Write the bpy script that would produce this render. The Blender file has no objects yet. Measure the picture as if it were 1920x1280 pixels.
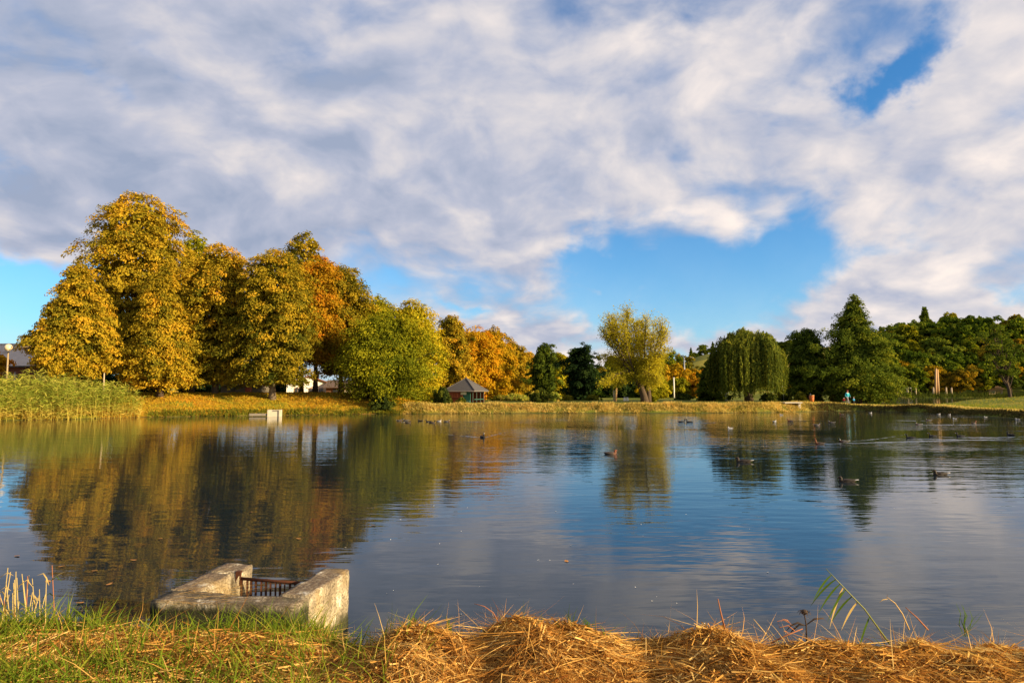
import bpy, math, random
import numpy as np
from mathutils import Vector, Matrix
rnd = random.Random(7)
R = math.radians
scene = bpy.context.scene
col = scene.collection

# ------------------------------------------------------------------ camera
CAM_H, PITCH, FPX = 2.4, math.atan(90 / 1280), 1280.0
cam = bpy.data.cameras.new('camera')
cam.lens, cam.sensor_width = 24.0, 36.0
cam.clip_start, cam.clip_end = 0.05, 6000
cam_o = bpy.data.objects.new('camera', cam)
col.objects.link(cam_o)
cam_o.location = (0, 0, CAM_H)
cam_o.rotation_euler = (math.pi / 2 + PITCH, 0, 0)
scene.camera = cam_o
CP, SP = math.cos(PITCH), math.sin(PITCH)

def ray(px, py):
    a, b = (px - 960) / FPX, (640 - py) / FPX
    return a, CP - b * SP, SP + b * CP

def at(px, py, Y):                      # picture point -> place at distance Y
    a, b, c = ray(px, py)
    return Vector((a / b * Y, Y, CAM_H + c / b * Y))

def on(px, py, z):                      # picture point -> place on a level
    a, b, c = ray(px, py)
    t = (z - CAM_H) / c
    return Vector((a * t, b * t, z))

def X(px, Y):
    return (px - 960) / FPX * Y

def Z(py, Y):
    return at(960, py, Y).z

# ------------------------------------------------------------------ node helper
class NT:
    def __init__(self, tree):
        self.t = tree; self.n = tree.nodes; self.l = tree.links
    def node(self, kind, ins=None, **props):
        n = self.n.new(kind)
        for k, v in props.items():
            setattr(n, k, v)
        for k, v in (ins or {}).items():
            self.put(n.inputs[k], v)
        return n
    def put(self, sock, v):
        if isinstance(v, bpy.types.NodeSocket):
            self.l.new(v, sock)
        else:
            if sock.type == 'RGBA' and hasattr(v, '__len__') and len(v) == 3:
                v = (*v, 1)
            sock.default_value = v
    def m(self, op, a, b=0.0, c=0.0):
        n = self.n.new('ShaderNodeMath'); n.operation = op
        for i, v in enumerate((a, b, c)):
            self.put(n.inputs[i], v)
        return n.outputs[0]
    def add(self, *a):
        r = a[0]
        for x in a[1:]:
            r = self.m('ADD', r, x)
        return r
    def mul(self, a, b): return self.m('MULTIPLY', a, b)
    def step(self, v, lo, hi, to0=0.0, to1=1.0):
        n = self.node('ShaderNodeMapRange', {0: v, 1: lo, 2: hi, 3: to0, 4: to1}, interpolation_type='SMOOTHSTEP')
        return n.outputs[0]
    def mix(self, f, a, b, blend='MIX'):
        n = self.n.new('ShaderNodeMix'); n.data_type = 'RGBA'; n.blend_type = blend
        self.put(n.inputs[0], f); self.put(n.inputs[6], a); self.put(n.inputs[7], b)
        return n.outputs[2]
    def noise(self, vec, scale, detail=4, rough=.5, dist=0.0, out=0, lac=2.0):
        n = self.node('ShaderNodeTexNoise', {'Vector': vec, 'Scale': scale, 'Detail': detail, 'Roughness': rough, 'Distortion': dist, 'Lacunarity': lac})
        return n.outputs[out]
    def xyz(self, x, y, z=0.0):
        return self.node('ShaderNodeCombineXYZ', {0: x, 1: y, 2: z}).outputs[0]
    def sep(self, v):
        return self.node('ShaderNodeSeparateXYZ', {0: v}).outputs
    def ramp(self, f, stops, interp='LINEAR'):
        n = self.n.new('ShaderNodeValToRGB'); n.color_ramp.interpolation = interp
        e = n.color_ramp.elements
        while len(e) < len(stops):
            e.new(.5)
        for el, (p, c) in zip(e, stops):
            el.position = p; el.color = (*c, 1)
        self.put(n.inputs[0], f)
        return n.outputs[0]

# ------------------------------------------------------------------ sun and sky
SUN_AZ, SUN_EL = R(112), R(17)          # clockwise from the view direction (+Y)
sun_dir = Vector((math.sin(SUN_AZ) * math.cos(SUN_EL), math.cos(SUN_AZ) * math.cos(SUN_EL), math.sin(SUN_EL)))
sun = bpy.data.lights.new('sun', 'SUN')
sun.energy, sun.angle, sun.color = 5.0, R(.6), (1.0, .78, .46)
sun_o = bpy.data.objects.new('sun', sun)
sun_o.rotation_euler = sun_dir.to_track_quat('Z', 'Y').to_euler()
sun_o.location = (60, -30, 40)
col.objects.link(sun_o)

scene.view_settings.view_transform = 'Standard'
scene.view_settings.look = 'None'
scene.view_settings.exposure = 1.15
scene.view_settings.gamma = 1.0

world = bpy.data.worlds.new('World')
scene.world = world
world.use_nodes = True
world.node_tree.nodes.clear()
world.cycles.sampling_method = 'MANUAL'
world.cycles.sample_map_resolution = 512
w = NT(world.node_tree)
sky = w.node('ShaderNodeTexSky', sky_type='NISHITA', sun_disc=False, sun_elevation=SUN_EL, sun_rotation=SUN_AZ,
             altitude=100, air_density=1.0, dust_density=.4, ozone_density=2.0)
dirv = w.node('ShaderNodeTexCoord').outputs['Generated']
dx, dy, dz = w.sep(dirv)
az = w.m('ARCTAN2', dx, dy)
el = w.m('ARCSINE', dz)
zup = w.m('MAXIMUM', dz, 0.0)
den = w.add(zup, .42)
qx, qy = w.m('DIVIDE', dx, den), w.m('DIVIDE', dy, den)
q = w.xyz(qx, qy, 3.1)
sunx, suny = math.sin(SUN_AZ), math.cos(SUN_AZ)
warp = w.noise(q, 2.4, 3, .5, 0, 1)
wv = w.node('ShaderNodeVectorMath', {0: warp, 1: (-.5, -.5, -.5)}, operation='ADD').outputs[0]
wv = w.node('ShaderNodeVectorMath', {0: wv, 'Scale': .24}, operation='SCALE').outputs[0]
q1 = w.node('ShaderNodeVectorMath', {0: q, 1: wv}, operation='ADD').outputs[0]
q2 = w.node('ShaderNodeVectorMath', {0: q1, 1: (sunx * .09, suny * .09 - .05, 0)}, operation='ADD').outputs[0]
n1 = w.noise(q1, 2.6, 7, .5)
n2 = w.noise(q2, 2.6, 5, .46)
big = w.noise(q, 1.2, 2, .5)

wn = w.noise(dirv, 5.5, 6, .58, 0, 1)
wnx, wny, wnz = w.sep(wn)
az = w.add(az, w.mul(w.add(wnx, -.5), R(20)))                      # ragged cloud edges
el = w.add(el, w.mul(w.add(wny, -.5), R(11)))

def blob(px, py, sx, sy, amp, rot=0.0):
    """a gap (amp < 0) or bank (amp > 0) of cloud at one place in the sky; sizes in degrees"""
    a, b, c = ray(px, py)
    l = math.sqrt(a * a + b * b + c * c)
    a0, e0 = math.atan2(a, b), math.asin(c / l)
    u, v = w.add(az, -a0), w.add(el, -e0)
    cr, sr = math.cos(R(rot)), math.sin(R(rot))
    u2 = w.add(w.mul(u, cr / R(sx)), w.mul(v, sr / R(sx)))
    v2 = w.add(w.mul(v, cr / R(sy)), w.mul(u, -sr / R(sy)))
    r2 = w.add(w.mul(u2, u2), w.mul(v2, v2))
    return w.mul(w.m('EXPONENT', w.mul(r2, -1.0)), amp)

GAPS = [blob(1300, 520, 11, 4.2, -.34), blob(1500, 440, 6, 2.2, -.22), blob(1690, 95, 6.0, 1.2, -.21, 34), blob(1590, 165, 2.8, 1.6, -.22), blob(1850, 5, 4.5, 3, .22), blob(1450, 260, 5, 2.5, .10),
        blob(30, 560, 7, 4.0, -.46), blob(-160, 540, 10, 5, -.3), blob(60, 30, 5, 2.2, -.12), blob(300, 60, 3, 1.0, -.12, -30),
        blob(130, 150, 3, 1.2, -.12, -20), blob(1060, 480, 5, 2.2, -.22), blob(1160, 400, 4, 1.5, -.12), blob(1890, 520, 4, .8, -.22),
        blob(860, 575, 2.5, .5, -.2), blob(1660, 485, 6, .9, -.15), blob(1320, 600, 9, 1.8, -.14), blob(1480, 590, 5, .6, .12), blob(1420, 220, 3, 1.2, -.10),
        blob(600, 230, 22, 9, .15), blob(850, 330, 8, 4, .1), blob(1150, 200, 10, 6, .12), blob(1780, 330, 9, 6, .15), blob(1720, 560, 9, 1.5, .24), blob(1640, 620, 9, .8, .26), blob(1290, 655, 7, .7, .22),
        blob(960, 560, 6, 3.4, .16), blob(1000, 640, 9, 1.2, .2), blob(150, 400, 8, 3, .15), blob(1150, 552, 2.2, .6, .2), blob(1390, 515, 1.6, .25, .2), blob(960, 470, 3, 1.2, .14)]
mott = w.noise(q1, 8.5, 6, .52)
cov = w.add(w.mul(w.add(mott, -.5), .42), w.mul(w.add(n1, -.5), .95), w.mul(w.add(big, -.5), .35), .60, *GAPS)
alpha = w.step(cov, .36, .70)
thick = w.step(cov, .5, .95)
mott2 = w.noise(q2, 8.5, 4, .48)
lit = w.add(w.mul(w.add(n1, w.mul(n2, -1.0)), 1.3), w.mul(w.add(mott, w.mul(mott2, -1.0)), 1.15), w.mul(w.add(mott, -.5), .85), w.mul(w.add(n1, -.5), .5), .44)
toward = w.add(w.mul(dx, sunx), w.mul(dy, suny))
low = w.m('EXPONENT', w.mul(w.m('MAXIMUM', dz, 0.0), -9.0))
lit = w.add(lit, w.mul(toward, .44), w.mul(thick, -.20), w.mul(low, .04), .20)
lit = w.add(w.mul(w.add(lit, -.45), .74), .42)
lit = w.m('MINIMUM', w.m('MAXIMUM', lit, 0.0), 1.0)
cloud = w.ramp(lit, [(0, (2.3, 2.7, 3.65)), (.3, (3.25, 3.45, 4.25)), (.6, (4.7, 4.5, 4.7)), (1, (6.8, 6.0, 5.5))])
skyc = w.mix(1.0, sky.outputs[0], (.34, .86, 1.25), 'MULTIPLY')
skyc = w.mix(w.mul(w.m('EXPONENT', w.mul(w.m('MAXIMUM', el, 0.0), -10.0)), .8), skyc, (4.6, 5.4, 6.0))
colr = w.mix(alpha, skyc, cloud)
bg = w.node('ShaderNodeBackground', {'Color': colr, 'Strength': .069})
w.l.new(bg.outputs[0], w.node('ShaderNodeOutputWorld').inputs[0])

# ------------------------------------------------------------------ object helpers
def tag(o, label=None, cat=None, group=None, kind=None):
    for k, v in (('label', label), ('category', cat), ('group', group), ('kind', kind)):
        if v:
            o[k] = v
    return o

def thing(name, label, cat, loc=(0, 0, 0), rz=0.0, group=None):
    o = bpy.data.objects.new(name, None)
    o.empty_display_size = .2
    col.objects.link(o)
    o.location = loc; o.rotation_euler = (0, 0, rz)
    return tag(o, label, cat, group)

def link(name, me, parent=None, mats=None):
    o = bpy.data.objects.new(name, me)
    col.objects.link(o)
    if parent: o.parent = parent
    if mats is not None:
        me.materials.clear()
        for m_ in (mats if isinstance(mats, (list, tuple)) else [mats]):
            me.materials.append(m_)
    return o

def np_mesh(name, verts, faces, smooth=False, attrs=None):
    """verts (n,3), faces (m,k) with one k; attrs: per-face floats"""
    me = bpy.data.meshes.new(name)
    verts = np.ascontiguousarray(verts, dtype=np.float32); faces = np.ascontiguousarray(faces, dtype=np.int32)
    m_, k = faces.shape
    me.vertices.add(len(verts)); me.vertices.foreach_set('co', verts.ravel())
    me.loops.add(m_ * k); me.loops.foreach_set('vertex_index', faces.ravel())
    me.polygons.add(m_); me.polygons.foreach_set('loop_start', np.arange(0, m_ * k, k, dtype=np.int32))
    me.polygons.foreach_set('loop_total', np.full(m_, k, dtype=np.int32))
    me.polygons.foreach_set('use_smooth', np.full(m_, smooth))
    for an, av in (attrs or {}).items():
        a = me.attributes.new(an, 'FLOAT', 'FACE'); a.data.foreach_set('value', np.ascontiguousarray(av, dtype=np.float32))
    me.update(calc_edges=True)
    return me

def copy_tree(o, parent=None):
    c = o.copy(); col.objects.link(c)
    if parent: c.parent = parent
    for ch in list(o.children):
        copy_tree(ch, c)
    return c

class MB:
    """collects simple solids; build() links them as one mesh"""
    def __init__(self):
        self.v, self.f = [], []
    def box(self, c, s, rz=0.0, rx=0.0, taper=1.0):
        M = Matrix.Rotation(rz, 3, 'Z') @ Matrix.Rotation(rx, 3, 'X'); b = len(self.v)
        for z in (-.5, .5):
            k = taper if z > 0 else 1.0
            for x, y in ((-.5, -.5), (.5, -.5), (.5, .5), (-.5, .5)):
                self.v.append(tuple(Vector(c) + M @ Vector((x * s[0] * k, y * s[1] * k, z * s[2]))))
        for f in ((3, 2, 1, 0), (4, 5, 6, 7), (0, 1, 5, 4), (1, 2, 6, 5), (2, 3, 7, 6), (3, 0, 4, 7)):
            self.f.append(tuple(b + i for i in f))
        return self
    def poly(self, pts, faces):
        b = len(self.v); self.v += [tuple(p) for p in pts]; self.f += [tuple(b + i for i in f) for f in faces]
        return self
    def prism(self, outline, y0, y1):                  # outline in xz
        n = len(outline)
        pts = [(x, y0, z) for x, z in outline] + [(x, y1, z) for x, z in outline]
        return self.poly(pts, [tuple(range(n))] + [tuple(range(2 * n - 1, n - 1, -1))] + [(i, n + i, n + (i + 1) % n, (i + 1) % n) for i in range(n)])
    def tube(self, pts, rad, n=8, cap=True):
        pts = [Vector(p) for p in pts]
        if not hasattr(rad, '__len__'): rad = [rad] * len(pts)
        b = len(self.v); up = None
        for i, p in enumerate(pts):
            t = (pts[min(i + 1, len(pts) - 1)] - pts[max(i - 1, 0)]).normalized()
            if up is None: up = Vector((1, 0, 0)) if abs(t.x) < .8 else Vector((0, 1, 0))
            up = (up - t * up.dot(t)).normalized(); sd = t.cross(up)
            for k in range(n):
                a = 2 * math.pi * k / n
                self.v.append(tuple(p + (up * math.cos(a) + sd * math.sin(a)) * rad[i]))
        for i in range(len(pts) - 1):
            for k in range(n):
                k2 = (k + 1) % n
                self.f.append((b + i * n + k, b + i * n + k2, b + (i + 1) * n + k2, b + (i + 1) * n + k))
        if cap:
            self.f.append(tuple(b + k for k in range(n - 1, -1, -1)))
            e = b + (len(pts) - 1) * n
            self.f.append(tuple(e + k for k in range(n)))
        return self
    def ball(self, c, r, n=16, m=10):
        b = len(self.v); r = r if hasattr(r, '__len__') else (r, r, r)
        self.v.append((c[0], c[1], c[2] - r[2]))
        for i in range(1, m):
            a = math.pi * i / m
            for k in range(n):
                t = 2 * math.pi * k / n
                self.v.append((c[0] + r[0] * math.sin(a) * math.cos(t), c[1] + r[1] * math.sin(a) * math.sin(t), c[2] - r[2] * math.cos(a)))
        self.v.append((c[0], c[1], c[2] + r[2])); e = len(self.v) - 1
        for k in range(n):
            k2 = (k + 1) % n
            self.f.append((b, b + 1 + k2, b + 1 + k)); self.f.append((e, e - n + k, e - n + k2))
            for i in range(m - 2):
                self.f.append((b + 1 + i * n + k, b + 1 + i * n + k2, b + 1 + (i + 1) * n + k2, b + 1 + (i + 1) * n + k))
        return self
    def build(self, name, mat_, parent=None, smooth=False, bevel=0.0):
        me = bpy.data.meshes.new(name); me.from_pydata(self.v, [], self.f); me.update()
        if smooth: me.polygons.foreach_set('use_smooth', [True] * len(me.polygons))
        o = link(name, me, parent, mat_)
        if bevel:
            bv = o.modifiers.new('bevel', 'BEVEL'); bv.width = bevel; bv.segments = 2; bv.limit_method = 'ANGLE'
        return o

# ------------------------------------------------------------------ materials
MATS = {}
def mat(name, fn):
    if name in MATS: return MATS[name]
    m_ = bpy.data.materials.new(name); m_.use_nodes = True; m_.node_tree.nodes.clear()
    t = NT(m_.node_tree); sh = fn(t)
    t.l.new(sh, t.node('ShaderNodeOutputMaterial').inputs[0])
    MATS[name] = m_
    return m_

def principled(t, color, rough=.8, bump=None, spec=.3, metal=0.0, **kw):
    n = t.node('ShaderNodeBsdfPrincipled', {'Base Color': color, 'Roughness': rough, 'Specular IOR Level': spec, 'Metallic': metal})
    for k, v in kw.items(): t.put(n.inputs[k], v)
    if bump is not None: t.l.new(bump, n.inputs['Normal'])
    return n.outputs[0]

def bump(t, h, dist, strength=1.0):
    return t.node('ShaderNodeBump', {'Height': h, 'Distance': dist, 'Strength': strength}).outputs[0]

def obj_co(t): return t.node('ShaderNodeTexCoord').outputs['Object']
def world_co(t): return t.node('ShaderNodeNewGeometry').outputs['Position']

def plain(name, c, rough=.7, var=.25, scale=6.0, spec=.3, metal=0.0, dirt=None):
    """a colour with uneven tone, fine relief and a little dirt"""
    def fn(t):
        co = obj_co(t)
        n = t.noise(co, scale, 5, .6)
        dark = tuple(x * (1 - var) for x in c); lite = tuple(min(1, x * (1 + var)) for x in c)
        cc = t.mix(n, dark, lite)
        if dirt:
            d = t.step(t.noise(co, scale * .4, 6, .65), .5, .72)
            cc = t.mix(t.mul(d, .7), cc, dirt)
        return principled(t, cc, rough, bump(t, t.noise(co, scale * 8, 3, .6), .004, .5), spec, metal)
    return mat(name, fn)

def leaf_mat(name, stops, trans=.32):
    def fn(t):
        a = t.node('ShaderNodeAttribute', attribute_name='tint').outputs['Fac']
        oi = t.node('ShaderNodeObjectInfo').outputs['Random']
        f = t.m('MINIMUM', t.m('MAXIMUM', t.add(a, t.mul(t.add(oi, -.5), .12)), 0.0), 1.0)
        c = t.ramp(f, stops)
        d = t.node('ShaderNodeBsdfDiffuse', {'Color': c}).outputs[0]
        tr = t.node('ShaderNodeBsdfTranslucent', {'Color': t.mix(1.0, c, (1.15, 1.1, .7), 'MULTIPLY')}).outputs[0]
        return t.node('ShaderNodeMixShader', {0: trans, 1: d, 2: tr}).outputs[0]
    return mat(name, fn)

LEAF = {
    'olive': leaf_mat('leaf_olive', [(0, (.055, .07, .010)), (.3, (.19, .16, .014)), (.65, (.42, .29, .020)), (1, (.60, .335, .024))]),
    'gold': leaf_mat('leaf_gold', [(0, (.14, .11, .008)), (.4, (.38, .25, .012)), (.75, (.58, .32, .015)), (1, (.62, .26, .014))]),
    'rust': leaf_mat('leaf_rust', [(0, (.12, .10, .010)), (.4, (.32, .20, .012)), (.75, (.46, .23, .014)), (1, (.50, .17, .012))]),
    'yellow_green': leaf_mat('leaf_yellow_green', [(0, (.09, .11, .008)), (.5, (.30, .28, .014)), (1, (.58, .42, .02))]),
    'green': leaf_mat('leaf_green', [(0, (.03, .055, .008)), (.5, (.095, .14, .012)), (.8, (.22, .23, .014)), (1, (.42, .32, .016))]),
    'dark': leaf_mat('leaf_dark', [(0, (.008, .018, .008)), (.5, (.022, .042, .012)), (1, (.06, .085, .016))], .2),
    'alder': leaf_mat('leaf_alder', [(0, (.03, .05, .010)), (.5, (.115, .155, .018)), (1, (.32, .32, .03))], .36),
    'willow_gold': leaf_mat('leaf_willow_gold', [(0, (.20, .19, .014)), (.5, (.44, .38, .024)), (1, (.62, .52, .04))], .4),
    'weeping': leaf_mat('leaf_weeping', [(0, (.03, .05, .012)), (.5, (.12, .145, .02)), (1, (.42, .40, .05))], .38),
    'shrub': leaf_mat('leaf_shrub', [(0, (.03, .045, .012)), (.5, (.10, .12, .016)), (1, (.26, .22, .02))]),
    'reed': leaf_mat('leaf_reed', [(0, (.12, .16, .02)), (.45, (.29, .32, .04)), (.8, (.52, .42, .08)), (1, (.60, .38, .07))], .35),
    'dry': leaf_mat('leaf_dry', [(0, (.14, .05, .012)), (.3, (.31, .13, .028)), (.65, (.55, .295, .07)), (1, (.74, .51, .175))], .25),
    'grass': leaf_mat('leaf_grass', [(0, (.05, .085, .010)), (.5, (.13, .19, .016)), (.85, (.28, .27, .03)), (1, (.45, .33, .08))], .4),
    'litter': leaf_mat('leaf_litter', [(0, (.16, .15, .015)), (.4, (.36, .26, .02)), (.75, (.50, .27, .02)), (1, (.46, .16, .02))], .25),
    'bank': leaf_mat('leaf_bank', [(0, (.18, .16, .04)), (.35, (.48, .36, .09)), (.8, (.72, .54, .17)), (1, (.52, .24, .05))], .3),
    'bank_shade': leaf_mat('leaf_bank_shade', [(0, (.04, .05, .016)), (.5, (.10, .085, .03)), (1, (.18, .10, .035))], .2),  # bank grass with the shade of the curved bank in its colour
}
BARK = plain('bark', (.085, .06, .04), .95, .5, 9.0, .1)
BARK_LIGHT = plain('bark_pale', (.17, .13, .09), .95, .4, 9.0, .1)
CONCRETE_FAR = plain('concrete_pale', (.48, .42, .31), .9, .2, 3.0, .1, 0, (.2, .17, .12))
WOOD = plain('wood_weathered', (.42, .32, .20), .85, .3, 7.0)
WHITE_PAINT = plain('white_paint', (.78, .74, .66), .6, .08, 4.0)
GREY_METAL = plain('grey_metal', (.30, .30, .31), .45, .2, 9.0, .5, .6)
DARK_WOOD = plain('dark_wood', (.05, .042, .036), .85, .3, 5.0)

# ------------------------------------------------------------------ lie of the land
SHORE_FAR = [(0, 788), (120, 786), (250, 782), (380, 780), (500, 778.5), (600, 777), (700, 775.5), (850, 775), (1000, 774.5), (1150, 774), (1300, 774),
             (1450, 773), (1540, 770.5), (1600, 769.5), (1680, 771.5), (1760, 775), (1840, 780), (1920, 785)]
far_pts = [on(px, py, 0).xy for px, py in SHORE_FAR]
POND = [(-75, 52), (-55, 52)] + [tuple(p) for p in far_pts] + [(52, 50), (75, 42), (90, 6), (30, 5.9), (9, 6.0), (0, 5.95), (-9, 6.1), (-40, 5.9), (-80, 12)]
POND2 = [(44, 86), (52, 85), (60, 88), (72, 94), (100, 110), (130, 150), (118, 164), (88, 163), (74, 150), (58, 118)]

def sdist(poly, x, y):
    """distance to a closed outline, negative inside"""
    x, y = np.asarray(x, float), np.asarray(y, float)
    d = np.full(x.shape, 1e9); ins = np.zeros(x.shape, bool)
    n = len(poly)
    for i in range(n):
        ax, ay = poly[i]; bx, by = poly[(i + 1) % n]
        ex, ey = bx - ax, by - ay
        t = np.clip(((x - ax) * ex + (y - ay) * ey) / (ex * ex + ey * ey), 0, 1)
        d = np.minimum(d, (x - ax - t * ex) ** 2 + (y - ay - t * ey) ** 2)
        c = (ay > y) != (by > y)
        ins ^= c & (x < ex * (y - ay) / (ey if ey else 1e-9) + ax)
    d = np.sqrt(d)
    return np.where(ins, -d, d)

def sm(v, a, b):
    t = np.clip((v - a) / (b - a), 0, 1)
    return t * t * (3 - 2 * t)

_ph = np.random.default_rng(3).uniform(0, 6.28, (12, 2))
def wob(x, y, f):
    s = 0
    for k in range(6):
        a = k * 1.05 + .3
        s = s + np.sin((x * math.cos(a) + y * math.sin(a)) * f * (1 + .37 * k) + _ph[k, 0]) / (1 + .4 * k)
    return s / 3.0

def ground(x, y):
    x, y = np.asarray(x, float), np.asarray(y, float)
    d = sdist(POND, x, y) + .25 * wob(x, y, 1.1)
    left = sm(-x, 9.5, 17.5) * sm(y, 35, 52)
    H = .86 * (1 - left) + 1.95 * left
    H = H - .32 * sm(x, 36, 46) * (1 - sm(y, 66, 76))
    H = H - .30 * sm(x, 36, 42) * (1 - sm(x, 50, 58)) * sm(y, 72, 77)
    W = 1.4 * (1 - left) + 8.5 * left
    z = H * np.where(left > .5, .25 * sm(d, 0, 1.2) + .75 * sm(d, 0, W), sm(d, 0, W))
    near = (y < 20)
    z = np.where(near, .15 * sm(d, 0, 1.5), z)
    z = z + .9 * np.exp(-(((x - 66) / 9.5) ** 2 + ((y - 80) / 9) ** 2)) * sm(d, 1, 9)
    z = np.where(d < 0, -.9 * sm(-d, 0, 2.5) - .02, z)
    z = z + np.where(d > 3, .05 * wob(x, y, .5), 0)
    d2 = sdist(POND2, x, y)
    z = np.where(d2 < 2, z * sm(d2, 0, 2) + np.where(d2 < 0, -.8 + .4 * sm(d2, -2, 0), 0) + .52 * (1 - sm(d2, 0, 2)), z)
    z = z + 15.5 * np.exp(-(((x - 150) / 62) ** 2 + ((y - 225) / 52) ** 2)) * sm(y, 166, 205)
    ridge = 6 + 22 * sm(x / np.maximum(y, 1), .17, .30) + 12 * sm(x / np.maximum(y, 1), .36, .7)
    z = z + ridge * sm(y, 235, 430) * (.9 + .1 * wob(x, y, .02))
    return z

def gz(x, y):
    return float(ground(np.array([x]), np.array([y]))[0])

def axis(parts):
    out = []
    for a, b, s in parts:
        out.append(np.arange(a, b, s))
    return np.concatenate(out + [np.array([parts[-1][1]])])

xs = axis([(-2600, -400, 200), (-400, -90, 10), (-90, 70, 1.0), (70, 140, 2), (140, 300, 5), (300, 600, 20), (600, 2600, 200)])
ys = axis([(-300, -20, 20), (-20, 0, 2), (0, 50, 1.5), (50, 92, .8), (92, 170, 2.5), (170, 450, 5), (450, 3000, 150)])
gx, gy = np.meshgrid(xs, ys)
gzv = ground(gx.ravel(), gy.ravel())
nx, ny = len(xs), len(ys)
idx = np.arange(nx * ny).reshape(ny, nx)
gf = np.stack([idx[:-1, :-1].ravel(), idx[:-1, 1:].ravel(), idx[1:, 1:].ravel(), idx[1:, :-1].ravel()], 1)

def ground_shader(t):
    p = world_co(t); x, y, z = t.sep(p)
    fine = t.noise(p, 3.0, 6, .65); mid = t.noise(p, .35, 4, .55); tiny = t.noise(p, 14.0, 3, .6)
    lawn = t.mix(fine, (.06, .09, .010), (.17, .19, .018))
    lawn = t.mix(t.step(mid, .45, .68), lawn, (.24, .19, .03))
    lit = t.mix(fine, (.30, .20, .02), (.46, .23, .018))
    lit = t.mix(t.step(mid, .5, .62), lit, (.22, .22, .02))
    g = t.mix(t.mul(t.step(x, -6.0, -13.0), t.step(y, 40, 50)), lawn, lit)
    vine = t.m('SINE', t.add(t.mul(y, .55), t.mul(x, .10)))
    vin = t.mix(t.step(vine, -.1, .4), (.20, .17, .02), (.085, .11, .015))
    vin = t.mix(t.step(t.noise(p, .012, 2), .48, .56), vin, (.32, .26, .03))
    g = t.mix(t.step(y, 225, 260), g, vin)
    soil = t.mix(fine, (.035, .028, .018), (.07, .055, .03))
    g = t.mix(t.step(z, .12, -.05), g, soil)
    return principled(t, g, .95, bump(t, t.add(fine, tiny), .05, .8), .1)
GROUND = mat('grass_and_leaf_litter', ground_shader)
me = np_mesh('ground', np.stack([gx.ravel(), gy.ravel(), gzv], 1), gf, True)
tag(link('ground', me, None, GROUND), kind='structure')

# ------------------------------------------------------------------ water
def water_shader(t):
    p = world_co(t); x, y, z = t.sep(p)
    drift = t.noise(t.xyz(t.mul(x, .05), t.mul(y, .05)), 1.0, 2, .5, 0, 1)
    dxo, dyo, _ = t.sep(drift)
    a = t.noise(t.xyz(t.add(t.mul(x, .62), t.mul(dxo, 4)), t.add(t.mul(y, 2.4), t.mul(dyo, 6))), 1.0, 3, .5)
    b = t.noise(t.xyz(t.mul(x, .22), t.add(t.mul(y, .75), t.mul(dyo, 2))), 1.0, 2, .4)
    c = t.noise(t.xyz(t.mul(x, 2.6), t.mul(y, 7.5), 4.0), 1.0, 2, .5)
    zone = t.step(t.noise(t.xyz(t.mul(x, .06), t.mul(y, .09), 7.0), 1.0, 3, .55), .38, .62)
    breeze = t.add(.42, t.mul(t.mul(zone, t.step(x, -12, 8)), 1.15))
    nearc = t.step(y, 8, 30, .42, 1.25)
    e = t.noise(t.xyz(t.mul(x, 1.1), t.mul(y, 1.5), 9.0), 1.0, 2, .5)
    h = t.add(t.mul(t.mul(a, breeze), nearc), t.mul(t.mul(e, breeze), .35), t.mul(b, .5), t.mul(t.mul(c, breeze), t.step(y, 14, 36, .06, .3)))
    nrm = bump(t, h, .0165)
    deep = t.mix(t.noise(p, .3, 3), (.006, .014, .022), (.012, .019, .024))
    return principled(t, deep, .02, nrm, .5, IOR=1.333)
WATER = mat('pond_water', water_shader)
me = np_mesh('pond_water', [(-95, 3.5, 0), (95, 3.5, 0), (95, 82, 0), (-95, 82, 0)], [(0, 1, 2, 3)])
pond = tag(link('pond_water', me, None, WATER), kind='structure')
me = np_mesh('small_pond_water', [(40, 84, .45), (135, 84, .45), (135, 168, .45), (40, 168, .45)], [(0, 1, 2, 3)])
tag(link('small_pond_water', me, None, WATER), kind='structure')

# ------------------------------------------------------------------ leaves, blades and limbs
def unit(v):
    return v / np.maximum(np.linalg.norm(v, axis=1, keepdims=True), 1e-9)

def leaf_quads(P, N, D, size, ratio=.62, fold=.18):
    """one folded diamond per point: P places, N facing, D pointing, size per leaf"""
    n = len(P); D = unit(D - N * (D * N).sum(1, keepdims=True)); S = np.cross(N, D); s = size[:, None]
    V = np.empty((n, 4, 3))
    V[:, 0] = P - D * s * .5
    V[:, 1] = P + S * s * ratio * .5 + N * s * fold - D * s * .05
    V[:, 2] = P + D * s * .5
    V[:, 3] = P - S * s * ratio * .5 + N * s * fold - D * s * .05
    return V.reshape(-1, 3), np.arange(n * 4).reshape(n, 4)

PROFILE = {
    'egg': lambda t: np.where(t > .4, np.clip(1 - ((t - .4) / .6) ** 2.3, 0, 1) ** .55, .8 + .2 * t / .4),
    'round': lambda t: np.sqrt(np.clip(1 - (2 * t - 1) ** 2, 0, 1)) ** .8 * .98 + .02,
    'cone': lambda t: np.clip(1 - t, 0, 1) ** .78 * np.minimum(1, .62 + t * 2.6) + .03,
    'drop': lambda t: np.clip(1 - t, 0, 1) ** .72 * np.minimum(1.25, .66 + t * 2.0) * .95 + .03,
    'column': lambda t: np.clip(1 - np.abs(2 * t - .9) ** 4, .05, 1) ** .6,
    'spire': lambda t: np.clip(1 - t, 0, 1) ** .95 * np.minimum(1, .8 + t * 2) + .02,
    'bush': lambda t: np.sqrt(np.clip(1 - t ** 2, 0, 1)) * (.85 + .15 * np.minimum(1, t * 5)),
    'vase': lambda t: np.clip(.55 + .55 * t, 0, 1) * np.sqrt(np.clip(1 - np.clip((t - .72) / .28, 0, 1) ** 2, 0, 1)),
}

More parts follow.
